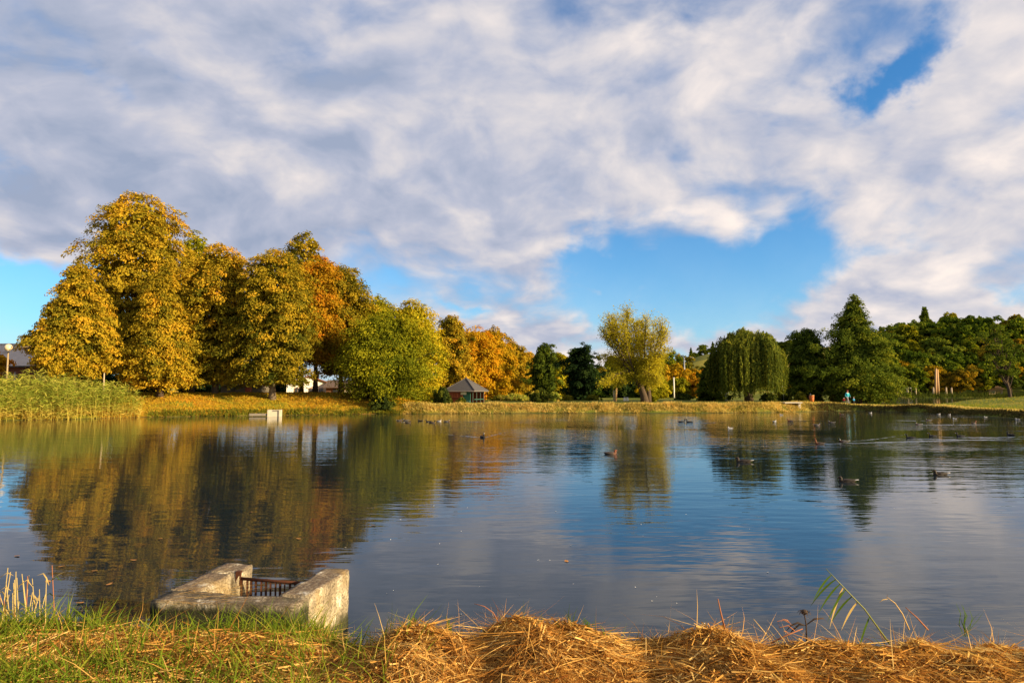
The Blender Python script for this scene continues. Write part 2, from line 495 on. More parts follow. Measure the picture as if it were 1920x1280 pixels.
def crown_mesh(name, rx, z0, z1, profile, n_leaf, leaf, seed, clump=.13, lump=.22, droop=.35, inner=.25, bias=.5, spread=1.0, flat=.6, off=(0, 0), topbias=0.0, inside=1.0, ragged=.16):
    g = np.random.default_rng(seed); hgt = z1 - z0; f = PROFILE[profile]
    nc = max(40, int(n_leaf / 68))
    tt = np.linspace(0, 1, 200); wgt = f(tt) + .08; cdf = np.cumsum(wgt) / wgt.sum()
    t = np.interp(g.random(nc), cdf, tt); a = g.uniform(0, 2 * np.pi, nc)
    ph = g.uniform(0, 6.28, (7,)); ka = np.array([1, 2, 3, 4, 2, 5, 3]); kt = g.uniform(.5, 3.5, 7)
    L = sum(np.sin(ka[i] * a + kt[i] * 6.28 * t + ph[i]) / (1 + .25 * i) for i in range(7)) / 3.2
    shell = np.where(g.random(nc) < inner, g.uniform(.25, .8, nc), g.uniform(.80, 1.0, nc))
    r = f(t) * rx * (1 + lump * L) * shell * (1 + ragged * np.clip(g.normal(0, 1, nc), -1, 2.5))
    C = np.stack([r * np.cos(a) + off[0] * t, r * np.sin(a) + off[1] * t, z0 + t * hgt + .05 * hgt * lump * L], 1)
    out = np.stack([np.cos(a), np.sin(a), np.zeros(nc)], 1)
    rc = clump * min(rx, hgt * .6) * g.uniform(.75, 1.35, nc) * (.75 + .25 * f(t)) * 2
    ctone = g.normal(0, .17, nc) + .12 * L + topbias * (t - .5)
    k = g.choice(nc, n_leaf, p=rc ** 2 / (rc ** 2).sum())
    q = unit(g.normal(0, 1, (n_leaf, 3))) * (g.random(n_leaf) ** .6)[:, None]
    q[:, 2] *= flat
    P = C[k] + q * rc[k][:, None] * spread
    radial = (q * out[k]).sum(1)
    P[:, 2] -= droop * rc[k] * np.clip(radial + .3, 0, 2) ** 2
    cen = np.array([off[0] * .5, off[1] * .5, z0 + hgt * .45])
    o3 = unit(P - cen)
    N = unit(o3 * .55 + q * .75 + np.array([0, 0, .35]) + g.normal(0, .36, (n_leaf, 3)))
    D = out[k] * .7 + np.array([0, 0, -.65]) + g.normal(0, .5, (n_leaf, 3))
    s = leaf * g.uniform(.65, 1.35, n_leaf)
    V, F = leaf_quads(P, N, D, s)
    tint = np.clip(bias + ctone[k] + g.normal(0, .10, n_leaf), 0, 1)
    nf = n_leaf // 7                                              # larger sprays deeper inside the crown
    tf = np.interp(g.random(nf), cdf, tt) * .93; af = g.uniform(0, 2 * np.pi, nf)
    rf = f(tf) * rx * np.sqrt(g.uniform(.03, .55, nf))
    Pf = np.stack([rf * np.cos(af) + off[0] * tf, rf * np.sin(af) + off[1] * tf, z0 + tf * hgt], 1)
    V2, F2 = leaf_quads(Pf, unit(g.normal(0, 1, (nf, 3))), g.normal(0, 1, (nf, 3)), leaf * g.uniform(1.6, 2.6, nf) * inside, .8)
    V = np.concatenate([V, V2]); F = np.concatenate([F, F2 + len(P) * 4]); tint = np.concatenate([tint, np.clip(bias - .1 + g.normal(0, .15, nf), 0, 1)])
    return np_mesh(name, V, F, False, {'tint': tint}), C, a

def wood_mesh(name, h_trunk, r0, targets, seed, lean=(0, 0), start=.25, sides=8, wig=.04):
    g = random.Random(seed); mb = MB(); n = 9
    pts, rad = [], []
    for i in range(n):
        s = i / (n - 1)
        pts.append((lean[0] * s ** 1.4 + g.gauss(0, wig) * h_trunk * .25 * s, lean[1] * s ** 1.4 + g.gauss(0, wig) * h_trunk * .25 * s, h_trunk * s - .25 * (i == 0)))
        rad.append(r0 * (1 - .82 * s) * (1.45 if i == 0 else 1))
    mb.tube(pts, rad, sides)
    for c in targets:
        zt = c[2]
        s = min(max(start, (zt / h_trunk) * g.uniform(.45, .75)), .93)
        i = s * (n - 1); i0 = min(int(i), n - 2); fr = i - i0
        p = Vector(pts[i0]).lerp(Vector(pts[i0 + 1]), fr); q = Vector(c)
        rr = (rad[i0] * (1 - fr) + rad[i0 + 1] * fr) * .5
        m1 = p.lerp(q, .4) + Vector((0, 0, -.06 * (q - p).length)); m2 = p.lerp(q, .75) + Vector((0, 0, .03 * (q - p).length))
        mb.tube([p, m1, m2, q], [rr, rr * .7, rr * .4, rr * .12], 5, False)
    return mb

def tree(name, label, px, hw, top, bot, d, leafkind, profile, n_leaf, leaf, seed, group=None, bark=None, trunk_px=None, off=(0, 0), rt=None, cat='tree', base=None, wood=16, **kw):
    x = X(px, d); zb = gz(x, d) if base is None else base
    t = thing(name, label, cat, (x, d, zb), 0, group)
    rx = hw / FPX * d * 1.06; z0, z1 = Z(bot, d) - zb, Z(top, d) - zb
    me, C, a = crown_mesh(name + '_crown', rx, z0, z1, profile, n_leaf, leaf, seed, off=off, **kw)
    g = np.random.default_rng(seed + 99)
    pick = C[g.choice(len(C), min(wood, len(C)), replace=False)]
    wood_mesh(name, z0 + (z1 - z0) * .8, rt or max(.12, (z1 - z0) * .022), [tuple(p) for p in pick], seed, off).build('trunk', bark or BARK, t, True)
    link('crown', me, t, LEAF[leafkind])
    return t

def shrub(name, label, px, hw, top, bot, d, leafkind, n_leaf, leaf, seed, group=None, profile='bush', base=None, **kw):
    x = X(px, d); zb = gz(x, d) if base is None else base
    t = thing(name, label, 'shrub', (x, d, zb), 0, group)
    rx = hw / FPX * d; z1 = max(Z(top, d) - zb, .3); z0 = min(max(Z(bot, d) - zb, .05), z1 * .5)
    me, C, a = crown_mesh(name + '_foliage', rx, z0, z1, profile, n_leaf, leaf, seed, **kw)
    mb = MB(); g = random.Random(seed)
    for i in range(6):
        c = C[g.randrange(len(C))]
        mb.tube([(g.gauss(0, .1), g.gauss(0, .1), -.05), (c[0] * .5, c[1] * .5, c[2] * .5), tuple(c)], [.045, .03, .01], 5, False)
    mb.build('stem', BARK, t, True)
    link('foliage', me, t, LEAF[leafkind])
    return t

def ribbons(P, D, L, W, bend, seg=2, face=None, seed=0):
    """thin blades: root P, direction D (unit), length L, width W, bend vector (added quadratically)"""
    n = len(P); g = np.random.default_rng(seed)
    S = unit(np.cross(D, unit(g.normal(0, 1, (n, 3))))) if face is None else face
    rows = []
    for i in range(seg + 1):
        s = i / seg
        c = P + D * (L * s)[:, None] + bend * (L * s * s)[:, None]
        wd = W * (1 - s) ** .7 if i < seg else W * .04
        rows.append(c - S * (wd * .5)[:, None]); rows.append(c + S * (wd * .5)[:, None])
    V = np.stack(rows, 1).reshape(-1, 3); k = 2 * (seg + 1)
    b = (np.arange(n) * k)[:, None]
    F = np.concatenate([b + np.array([[2 * i, 2 * i + 1, 2 * i + 3, 2 * i + 2]]) for i in range(seg)], 1).reshape(-1, 4)
    return V, F

# ------------------------------------------------------------------ the wood on the left
AV = 'autumn lime trees along the left bank'
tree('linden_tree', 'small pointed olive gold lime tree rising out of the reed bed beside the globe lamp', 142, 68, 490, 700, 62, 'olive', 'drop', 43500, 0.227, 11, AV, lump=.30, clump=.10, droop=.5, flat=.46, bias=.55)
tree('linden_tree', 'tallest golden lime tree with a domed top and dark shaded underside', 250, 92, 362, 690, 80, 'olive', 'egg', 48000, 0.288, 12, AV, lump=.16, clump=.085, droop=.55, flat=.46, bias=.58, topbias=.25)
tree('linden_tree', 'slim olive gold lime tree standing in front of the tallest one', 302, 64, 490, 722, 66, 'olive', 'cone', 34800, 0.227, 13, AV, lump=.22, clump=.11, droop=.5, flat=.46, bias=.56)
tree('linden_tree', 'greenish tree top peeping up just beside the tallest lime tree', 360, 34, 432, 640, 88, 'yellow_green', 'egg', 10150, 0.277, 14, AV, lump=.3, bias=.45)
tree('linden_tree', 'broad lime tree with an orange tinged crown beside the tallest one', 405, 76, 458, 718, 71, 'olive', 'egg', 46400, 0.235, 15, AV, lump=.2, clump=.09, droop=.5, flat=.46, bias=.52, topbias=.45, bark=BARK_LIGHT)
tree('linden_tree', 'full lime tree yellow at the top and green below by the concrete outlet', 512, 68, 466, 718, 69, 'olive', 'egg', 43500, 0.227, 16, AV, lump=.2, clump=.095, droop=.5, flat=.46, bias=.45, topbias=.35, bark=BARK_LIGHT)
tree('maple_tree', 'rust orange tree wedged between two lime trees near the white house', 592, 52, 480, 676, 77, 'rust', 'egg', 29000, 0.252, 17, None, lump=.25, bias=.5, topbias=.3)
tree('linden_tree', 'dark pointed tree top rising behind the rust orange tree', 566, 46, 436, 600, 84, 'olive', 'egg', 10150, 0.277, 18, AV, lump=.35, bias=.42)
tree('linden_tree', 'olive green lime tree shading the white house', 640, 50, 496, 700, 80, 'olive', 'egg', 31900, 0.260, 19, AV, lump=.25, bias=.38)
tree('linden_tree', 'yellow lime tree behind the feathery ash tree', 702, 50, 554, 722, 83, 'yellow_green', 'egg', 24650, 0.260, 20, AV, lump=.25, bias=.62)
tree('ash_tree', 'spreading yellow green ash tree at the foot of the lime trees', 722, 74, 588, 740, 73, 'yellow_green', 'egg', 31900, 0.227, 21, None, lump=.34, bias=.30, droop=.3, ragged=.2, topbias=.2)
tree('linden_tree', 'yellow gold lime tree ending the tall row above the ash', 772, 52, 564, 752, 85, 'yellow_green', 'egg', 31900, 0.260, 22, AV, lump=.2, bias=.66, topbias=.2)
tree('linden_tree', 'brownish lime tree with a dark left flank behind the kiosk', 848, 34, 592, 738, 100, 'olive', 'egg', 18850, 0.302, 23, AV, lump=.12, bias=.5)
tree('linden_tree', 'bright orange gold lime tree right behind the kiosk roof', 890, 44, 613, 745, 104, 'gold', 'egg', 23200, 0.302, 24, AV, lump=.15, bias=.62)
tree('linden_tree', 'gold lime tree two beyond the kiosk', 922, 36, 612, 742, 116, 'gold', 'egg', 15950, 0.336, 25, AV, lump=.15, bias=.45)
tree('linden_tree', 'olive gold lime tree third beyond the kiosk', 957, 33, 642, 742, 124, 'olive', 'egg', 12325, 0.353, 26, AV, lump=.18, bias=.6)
tree('linden_tree', 'small gold lime tree last in the row next to the dark alder', 984, 24, 656, 742, 132, 'olive', 'egg', 8700, 0.378, 27, AV, lump=.18, bias=.68)
for i, (px, hw, top, d, lab) in enumerate([(150, 75, 668, 92, 'dark foliage added for the shade under the small pointed lime tree'), (265, 60, 672, 96, 'dark foliage added for the shade under the tallest lime tree'), (375, 50, 690, 104, 'dark foliage added for the shade behind the slim lime tree trunk'), (690, 60, 705, 112, 'dim foliage added for the shade behind the ash tree'), (500, 50, 700, 112, 'dim foliage added for the shade behind the dark low shed')]):
    shrub('shade_foliage', lab, px, hw, top, 738, d, 'dark', 4200, .42, 140 + i, bias=.3, inside=1.5)  # added leaf masses, dark filler for the shade below the trees
# out of the frame but shading and reflecting: the row goes on to the left
tree('linden_tree', 'orange leaved tree standing left of the brick shed', -45, 40, 655, 705, 66, 'gold', 'egg', 15950, 0.286, 28, AV, lump=.25, bias=.7)

# ------------------------------------------------------------------ the middle of the far bank
tree('alder_tree', 'dark narrow alder between gold trees at the end of the lime row', 1019, 25, 642, 748, 108, 'alder', 'egg', 11050, 0.286, 31, None, lump=.55, ragged=.3, bias=.35)
tree('linden_tree', 'small golden tree between the two dark alders', 1050, 20, 660, 746, 116, 'yellow_green', 'egg', 7975, 0.302, 32, AV, lump=.2, bias=.6)
tree('alder_tree', 'blackish alder beside the golden willow', 1089, 30, 644, 752, 100, 'dark', 'egg', 11775, 0.277, 33, None, lump=.55, ragged=.3, bias=.4)
shrub('rounded_shrub', 'dark green shrub at the water meadow below the narrow alder', 1013, 20, 728, 758, 84, 'shrub', 3500, .2, 34, bias=.35)
shrub('rounded_shrub', 'bright yellow green shrub beside the narrow alder', 1040, 16, 735, 756, 92, 'reed', 2200, .25, 35, bias=.5)
for i, (px, hw, top, bk, b, lab) in enumerate([(968, 30, 738, 'reed', .65, 'tall yellow grass clump beside the kiosk'), (1000, 12, 735, 'reed', .75, 'pale reed clump behind the dark green shrub'),
        (940, 20, 741, 'shrub', .8, 'low green bush under the orange gold lime tree'), (1062, 12, 742, 'shrub', .9, 'yellow green bush below the golden tree between the alders'), (1110, 14, 741, 'shrub', .75, 'low bush between the blackish alder and the wooden poles')]):
    shrub('meadow_shrub', lab, px, hw, top, 757, 93 + i, bk, 2200, .24, 40 + i, bias=b, flat=1.0)
shrub('rounded_shrub', 'dark overhanging bush at the shore below the ash tree', 716, 24, 738, 774, 69.5, 'shrub', 3800, .18, 36, bias=.25, base=.3)
shrub('reed_clump', 'tall dark green reed clump in front of the kiosk wall', 831, 17, 727, 760, 74, 'shrub', 2600, .22, 37, bias=.2, flat=1.6)
shrub('reed_clump', 'low green plants at the corner of the kiosk', 866, 9, 745, 760, 74, 'shrub', 900, .16, 38, bias=.5)

def golden_willow():
    px, d = 1195, 82; x = X(px, d); zb = gz(x, d); k = d / FPX
    t = thing('willow_tree', 'airy golden willow with bare twigs at its crown and a leaning split trunk', 'tree', (x, d, zb))
    g = random.Random(5); gn = np.random.default_rng(5); mb = MB()
    Zl = lambda py: Z(py, d) - zb
    mb.tube([(.9, 0, -.3), (.75, .1, .8), (.35, .1, 2.0), (-.1, 0, 3.4)], [.6, .42, .34, .27], 9)
    mb.tube([(1.3, .2, -.3), (1.35, .2, 1.0), (1.2, .1, 2.2), (.7, 0, 3.8)], [.42, .3, .25, .2], 8)
    tips, dirs = [], []
    limbs = []
    for i in range(15):
        u = (i + .5) / 15; ang = g.uniform(0, 6.28)
        ex = (-80 + 134 * u + g.uniform(-6, 6)) * k * .96; ey = math.sin(ang) * 3.2
        top = Zl(590 + 26 * abs(u - .5) * 2 + g.uniform(-8, 14))
        p0 = Vector((-.1 + .6 * (u > .5), 0, g.uniform(2.8, 4.2))); p3 = Vector((ex, ey, top))
        p1 = p0.lerp(p3, .35) + Vector((ex * .12, ey * .1, -.5)); p2 = p0.lerp(p3, .7) + Vector((ex * .12, 0, 0))
        mb.tube([p0, p1, p2, p3], [.13, .09, .05, .02], 5, False); limbs.append((p0, p1, p2, p3))
    for i in range(17):                                            # low skirt
        ang = g.uniform(0, 6.28); ex = g.uniform(-78, 44) * k; p0 = Vector((0, 0, g.uniform(2.2, 3.6))); p3 = Vector((ex, math.sin(ang) * 3, Zl(g.uniform(655, 722))))
        p1 = p0.lerp(p3, .4) + Vector((0, 0, .9)); p2 = p0.lerp(p3, .75) + Vector((0, 0, .7))
        mb.tube([p0, p1, p2, p3], [.15, .1, .06, .02], 5, False); limbs.append((p0, p1, p2, p3))
    LP, LD = [], []
    for li, (p0, p1, p2, p3) in enumerate(limbs):
        up = li < 15
        for j in range(40 if up else 44):
            s = g.uniform(.3, 1.0)
            b = p0 * (1 - s) ** 3 + p1 * 3 * s * (1 - s) ** 2 + p2 * 3 * s * s * (1 - s) + p3 * s ** 3
            dv = Vector((g.gauss(0, 1) + (p3.x - p0.x) * .12, g.gauss(0, 1), (1.5 if up else -.3) + g.gauss(0, .5))).normalized()
            ln = g.uniform(.9, 2.1) * (1.15 - .4 * s if up else .8)
            e = b + dv * ln
            m = b.lerp(e, .55) + Vector((0, 0, -.08 if up else .15))
            mb.tube([b, m, e], [.026, .018, .007], 3, False)
            nl = 38 if s < .85 or not up else 22
            for q in range(nl):
                f = g.random() ** .8
                c = b.lerp(e, f) + Vector((g.gauss(0, .26), g.gauss(0, .26), g.gauss(0, .2)))
                LP.append(tuple(c)); LD.append(tuple(dv))
    mb.build('trunk', BARK, t, True)
    P = np.array(LP); n = len(P); D = np.array(LD) + gn.normal(0, .6, (n, 3)); N = unit(gn.normal(0, 1, (n, 3)) + np.array([.1, -.2, .4]))
    V, F = leaf_quads(P, N, D, .19 * gn.uniform(.6, 1.3, n), .5)
    tone = .55 + .12 * np.sin(P[:, 0] * .9) + gn.normal(0, .2, n)
    link('crown', np_mesh('willow_crown', V, F, False, {'tint': np.clip(tone, 0, 1)}), t, LEAF['willow_gold'])
golden_willow()
shrub('pollard_willow', 'round olive green bush leaning against the golden willow trunk', 1222, 23, 700, 752, 84, 'yellow_green', 5200, .2, 39, bias=.4, profile='round')

def weeping_willow():
    px, d = 1402, 86; x = X(px, d); zb = gz(x, d); k = d / FPX
    t = thing('weeping_willow', 'dark weeping willow with hanging curtains reaching almost to the lawn', 'tree', (x, d, zb))
    g = np.random.default_rng(8); r = random.Random(8); mb = MB()
    H = Z(622, d) - zb; RX = 62 * k
    mb.tube([(.1, 0, -.3), (0, 0, 1.2), (-.15, .1, 3.0), (.1, 0, 4.6)], [.62, .5, .42, .3], 9)
    nS = 1050
    nb = 150; ba = g.uniform(0, 2 * np.pi, nb); br = np.sqrt(g.random(nb)) * 1.0; bk = g.integers(0, nb, nS)     # strands hang in bunches
    a = ba[bk] + g.normal(0, .10, nS); rr = np.clip(br[bk] + g.normal(0, .05, nS), 0, 1.05); lobes = 1 + .12 * np.sin(5 * a + 1) + .08 * np.sin(9 * a)
    btop = g.normal(0, .2, nb)[bk]; blen = g.uniform(0, 1.5, nb)[bk]
    sx, sy = RX * rr * np.cos(a) * lobes, RX * rr * np.sin(a) * lobes
    top = H * (.62 + .38 * np.sqrt(np.clip(1 - rr ** 2.2, 0, 1))) + g.normal(0, .15, nS) + btop
    bot = np.where(rr > .55, g.uniform(.25, 1.4, nS) + blen, top - g.uniform(1.2, 3.5, nS))
    bot = np.where(g.random(nS) < .25, top - g.uniform(1.5, 4, nS), bot); bot = np.maximum(bot, .3)
    for i in range(26):
        j = r.randrange(nS); e = Vector((sx[j] * .85, sy[j] * .85, top[j] - .1))
        p0 = Vector((0, 0, r.uniform(2.6, 4.4)))
        mb.tube([p0, p0.lerp(e, .45) + Vector((0, 0, .7)), e], [.16, .1, .03], 5, False)
    mb.build('trunk', BARK, t, True)
    P, D, T = [], [], []; btone = g.normal(0, .17, nb)
    for i in range(nS):
        ln = top[i] - bot[i]; m = int(16 + ln * 11); s = g.random(m)
        sway = g.normal(0, .12, 2); tone = btone[bk[i]] + g.normal(0, .08)
        cx = sx[i] * (1 + .05 * np.sin(s * 3)) + sway[0] * s + g.normal(0, .07, m); cy = sy[i] * (1 + .05 * np.sin(s * 3)) + sway[1] * s + g.normal(0, .07, m)
        P.append(np.stack([cx, cy, top[i] - ln * s], 1)); D.append(np.tile([sx[i] * .03, sy[i] * .03, -1.0], (m, 1)) + g.normal(0, .22, (m, 3)))
        T.append(np.full(m, .45 + tone + .25 * (top[i] / H - .7)) + g.normal(0, .12, m))
    P, D, T = np.concatenate(P), np.concatenate(D), np.concatenate(T); n = len(P)
    out = unit(np.stack([P[:, 0], P[:, 1], np.full(n, .8)], 1))
    V, F = leaf_quads(P, unit(out * .7 + g.normal(0, .55, (n, 3))), D, .34 * g.uniform(.6, 1.3, n), .34)
    link('crown', np_mesh('weeping_crown', V, F, False, {'tint': np.clip(T, 0, 1)}), t, LEAF['weeping'])
weeping_willow()

tree('dark_tree', 'dark bushy tree close beside the weeping willow', 1330, 24, 676, 756, 93, 'alder', 'bush', 6500, .28, 51, None, lump=.3, bias=.3)
tree('alder_tree', 'dark green alder with a rounded top left of the great dark tree', 1513, 38, 616, 740, 92, 'alder', 'egg', 21750, 0.252, 52, None, ragged=.28, lump=.42, bias=.38)
tree('alder_tree', 'great dark green alder with a twin pointed top behind the walkers', 1604, 68, 557, 744, 90, 'alder', 'cone', 55100, 0.269, 53, None, lump=.42, clump=.085, droop=.55, bias=.5, flat=.45, inner=.35, rt=.55, ragged=.30)
tree('alder_tree', 'lower green alder crowding the right flank of the great dark tree', 1652, 28, 676, 742, 100, 'alder', 'round', 11600, 0.252, 54, None, lump=.35, bias=.5)
tree('larch_tree', 'thin leaning larch with a bare trunk and sparse crown at the end of the lawn', 1893, 30, 604, 704, 96, 'alder', 'column', 3400, .28, 55, None, lump=.5, bias=.4, off=(-2.2, 0), rt=.26, wood=34, inner=.5, inside=.3)
for i, (px, hw, top, d, b, k_, lab) in enumerate([(1500, 13, 735, 88, .8, 'shrub', 'yellow green bush in front of the rounded alder'), (1530, 10, 729, 92, .75, 'shrub', 'slender sunlit bush behind the orange litter bin'),
        (1568, 14, 731, 90, .95, 'shrub', 'yellow green bush beside the walkers'), (1472, 14, 726, 90, .5, 'shrub', 'green bush under the red and white sign'),
        (1622, 9, 735, 91, .8, 'shrub', 'small sunlit bush right behind the blue clad child'), (1280, 18, 738, 100, .25, 'shrub', 'dark low bush on the shaded lawn beside the willow'),
        (1352, 22, 738, 100, .1, 'shrub', 'dark low bush under the dark bushy tree'), (1440, 16, 736, 84, .35, 'shrub', 'green bush below the hanging willow curtains'),
        (1652, 14, 741, 95, .75, 'shrub', 'low shrub with pale leaves under the great dark tree')]):
    shrub('meadow_shrub', lab, px, hw, top, 752, d, k_, 1500, .2, 60 + i, bias=b, flat=.9)

# ------------------------------------------------------------------ orange and olive trees between the willows, farther back
for i, (px, hw, top, bot, d, k_, b, lab) in enumerate([
        (1246, 28, 658, 730, 165, 'green', .55, 'dark green tree beyond the golden willow'), (1282, 24, 664, 735, 190, 'olive', .35, 'olive tree with a tall top on the slope behind the utility pole'),
        (1262, 34, 684, 735, 150, 'gold', .5, 'broad orange tree on the slope beyond the golden willow'), (1304, 22, 690, 738, 150, 'rust', .4, 'brown orange tree lower on the slope'),
        (1298, 22, 702, 745, 128, 'gold', .75, 'bright orange tree behind the white pole'), (1268, 22, 709, 746, 126, 'yellow_green', .4, 'olive bushy tree at the white pole'),
        (1322, 16, 706, 746, 124, 'gold', .8, 'small orange tree next to the dark bushy tree'), (1340, 18, 676, 730, 170, 'olive', .3, 'olive tree on the slope behind the dark bushy tree'),
        (1468, 16, 690, 745, 140, 'rust', .2, 'reddish tree seen past the weeping willow'), (1236, 16, 712, 748, 120, 'yellow_green', .55, 'yellow tree just past the golden willow'),
        (1205, 40, 690, 748, 135, 'green', .4, 'green tree showing under the golden willow'), (1145, 36, 695, 750, 130, 'dark', .5, 'dark tree showing under the golden willow'), (1060, 30, 700, 750, 140, 'olive', .4, 'olive tree behind the two alders'), (1108, 24, 690, 750, 128, 'green', .3, 'dim green tree behind the blackish alder')]):
    tree('slope_tree', lab, px, hw, top, bot, d, k_, 'round', 3200, .50, 80 + i, 'trees between the willows', lump=.3, bias=b, wood=8)

# ------------------------------------------------------------------ the wooded hill
protos = []
for i, (k_, prof, w_, h_, b) in enumerate([('green', 'round', 4.2, 9.5, .48), ('green', 'egg', 3.6, 10.5, .62), ('alder', 'round', 4.4, 9, .55), ('alder', 'spire', 2.7, 12.5, .45),
                                         ('olive', 'egg', 3.6, 9, .42), ('gold', 'round', 3.3, 8, .3), ('yellow_green', 'egg', 3.2, 9.5, .3), ('rust', 'round', 2.8, 7, .25), ('green', 'bush', 3.4, 6, .45)]):
    names = ['broad green tree', 'tall green tree', 'broad dark green tree', 'pointed dark conifer', 'olive tree', 'golden tree', 'pale yellow green tree', 'reddish brown tree', 'low green bushy tree']
    me, C, a = crown_mesh('hill_crown', w_, h_ * (.22 if prof != 'bush' else .03), h_, prof, 3000, .62, 120 + i, lump=.3, bias=b)
    mb = wood_mesh('hill_trunk', h_ * .75, .2, [tuple(c) for c in C[:6]], 130 + i, sides=6)
    tm = bpy.data.meshes.new('hill_trunk'); tm.from_pydata(mb.v, [], mb.f)
    me.materials.append(LEAF[k_]); tm.materials.append(BARK)
    protos.append((names[i], me, tm))

def hill_tree(kind, x, y, s, rz, where, group):
    nm, cm, tm = protos[kind]
    t = thing('hill_tree', nm + ' ' + where, 'tree', (x, y, gz(x, y) - .1), rz, group)
    t.scale = (s, s, s * rnd.uniform(.9, 1.1))
    link('trunk', tm, t); link('crown', cm, t)
    return t

rh = random.Random(21); spots = []
tries = 0
while len(spots) < 190 and tries < 20000:
    tries += 1
    d = rh.uniform(169, 275); px = rh.uniform(1632, 2080); x = X(px, d)
    if d < 178 and rh.random() < .5: continue
    if any((x - a) ** 2 + (d - b) ** 2 < (4.0 + d * .006) ** 2 for a, b in spots): continue
    spots.append((x, d))
for x, d in spots:
    u = rh.random(); z = gz(x, d)
    kind = rh.choices(range(9), [.21, .17, .17, .13, .11, .04, .08, .035, .055])[0]
    hill_tree(kind, x, d, rh.uniform(.72, 1.12) * (1.05 if d > 200 else .85), rh.uniform(0, 6.28), 'on the crest of the wooded hill' if d > 236 else 'half way up the wooded hill' if d > 203 else 'low on the wooded hill', 'trees of the wood on the hill')
for px, d, kind, s in [(1690, 186, 5, .9), (1708, 178, 6, .8), (1745, 172, 4, .7), (1795, 171, 5, .62), (1822, 172, 4, .8), (1840, 173, 7, .7), (1688, 172, 6, .6), (1768, 171, 7, .6)]:
    hill_tree(kind, X(px, d), d, s, rh.uniform(0, 6.28), 'at the sunny foot of the wooded hill', 'trees at the foot of the wooded hill')
for i in range(16):                                               # little trees along the vineyard ridge
    px = [1296, 1301, 1306, 1312, 1318, 1324, 1330, 1337, 1462, 1470, 1477, 1484, 1491, 1498, 1504, 1512][i]; d = 424 + rh.uniform(-6, 6)
    hill_tree(rh.choice([0, 2, 3, 8]), X(px, d), d, rh.uniform(.35, .75) if i < 8 else rh.uniform(.5, 1.0), rh.uniform(0, 6), 'standing on the vineyard ridge', 'small trees on the vineyard ridge')
for i in range(22):                                               # a line of trees closing the lawn farther back
    px = 940 + i * 26 + rh.uniform(-8, 8); d = rh.uniform(165, 215)
    if 1290 < px < 1345 or 1455 < px < 1475: d = 150; s = .45
    else: s = rh.uniform(.7, 1.0)
    hill_tree(rh.choice([0, 1, 2, 4, 4, 6]), X(px, d), d, s, rh.uniform(0, 6), 'in the distant line across the meadow', 'distant trees across the meadow')

# ------------------------------------------------------------------ grass, litter and reeds on the far side
def scatter(n, x0, x1, y0, y1, seed, keep):
    g = np.random.default_rng(seed); out = []; got = 0
    while got < n:
        x = g.uniform(x0, x1, n); y = g.uniform(y0, y1, n); m_ = keep(x, y, g)
        out.append(np.stack([x[m_], y[m_]], 1)); got += int(m_.sum())
    p = np.concatenate(out)[:n]
    return np.concatenate([p, ground(p[:, 0], p[:, 1])[:, None]], 1)

def field(name, P, hgt, wid, leafkind, tone, seed, lean=.35, spread=.14):
    g = np.random.default_rng(seed); n = len(P)
    D = unit(np.stack([g.normal(0, lean, n), g.normal(-.1, lean, n), np.ones(n)], 1))
    bend = np.stack([g.normal(0, .3, n), g.normal(0, .3, n), -g.uniform(.05, .4, n)], 1)
    V, F = ribbons(P - D * .03, D, hgt * g.uniform(.5, 1.3, n), wid * g.uniform(.7, 1.3, n), bend, 1, None, seed)
    me = np_mesh(name, V, F, False, {'tint': np.clip(tone + g.normal(0, spread, n), 0, 1)})
    o = link(name, me, None, LEAF[leafkind])
    return tag(o, kind='stuff')

def near_shore(lo, hi):
    return lambda x, y, g: (lambda d: (d > lo) & (d < hi))(sdist(POND, x, y))

P = scatter(30000, -11, 34, 66, 79, 1, near_shore(.05, 1.9))
tone = .45 + .20 * wob(P[:, 0], P[:, 1], .9) + .22 * wob(P[:, 0], P[:, 1], 3.1)
tag(field('bank_grass', P, .33 * (1 + .6 * wob(P[:, 0], P[:, 1], 1.7)), .085, 'bank', tone, 1, .5, .2), 'pale dry grass fringing the straight far bank', 'grass')
P = scatter(13000, 33, 62, 46, 80, 2, near_shore(.05, 1.1))
tag(field('bank_grass', P, .34, .10, 'bank_shade', .5 + .25 * wob(P[:, 0], P[:, 1], .7), 2, .5), 'grass coloured dark for the shade on the curved bank', 'grass')
P = scatter(9000, 33, 72, 56, 92, 9, lambda x, y, g: near_shore(1.5, 26)(x, y, g) & (sdist(POND2, x, y) > 2.5))
tag(field('lawn_grass', P, .17, .09, 'grass', .80 + .15 * wob(P[:, 0], P[:, 1], .35), 9), 'sunlit yellow green grass on the mound behind the curved bank', 'grass')
P = scatter(1500, -11, 34, 66, 79, 14, near_shore(-.15, 1.0))
P = P[wob(P[:, 0], P[:, 1], 1.3) > .25]
tag(field('shore_plants', P, .45, .10, 'shrub', .55, 14, .5), 'green weeds hanging over the foot of the straight far bank', 'plants')
P = scatter(7000, 26, 62, 46, 82, 12, near_shore(1.0, 3.4))
tag(field('bank_grass', P, .24, .09, 'bank', .55 + .2 * wob(P[:, 0], P[:, 1], .8), 12, .5), 'sunlit dry grass along the top of the curved bank', 'grass')
P = scatter(9000, -12, 60, 66, 92, 3, near_shore(1.8, 7))
tag(field('lawn_grass', P, .16, .07, 'grass', .55 + .2 * wob(P[:, 0], P[:, 1], .5), 3), 'short green grass along the lawn edge', 'grass')
P = scatter(36000, -50, -9, 52, 82, 4, lambda x, y, g: (sdist(POND, x, y) > .1) & (sdist(POND, x, y) < 14) & (x < -9 - .0 * y))
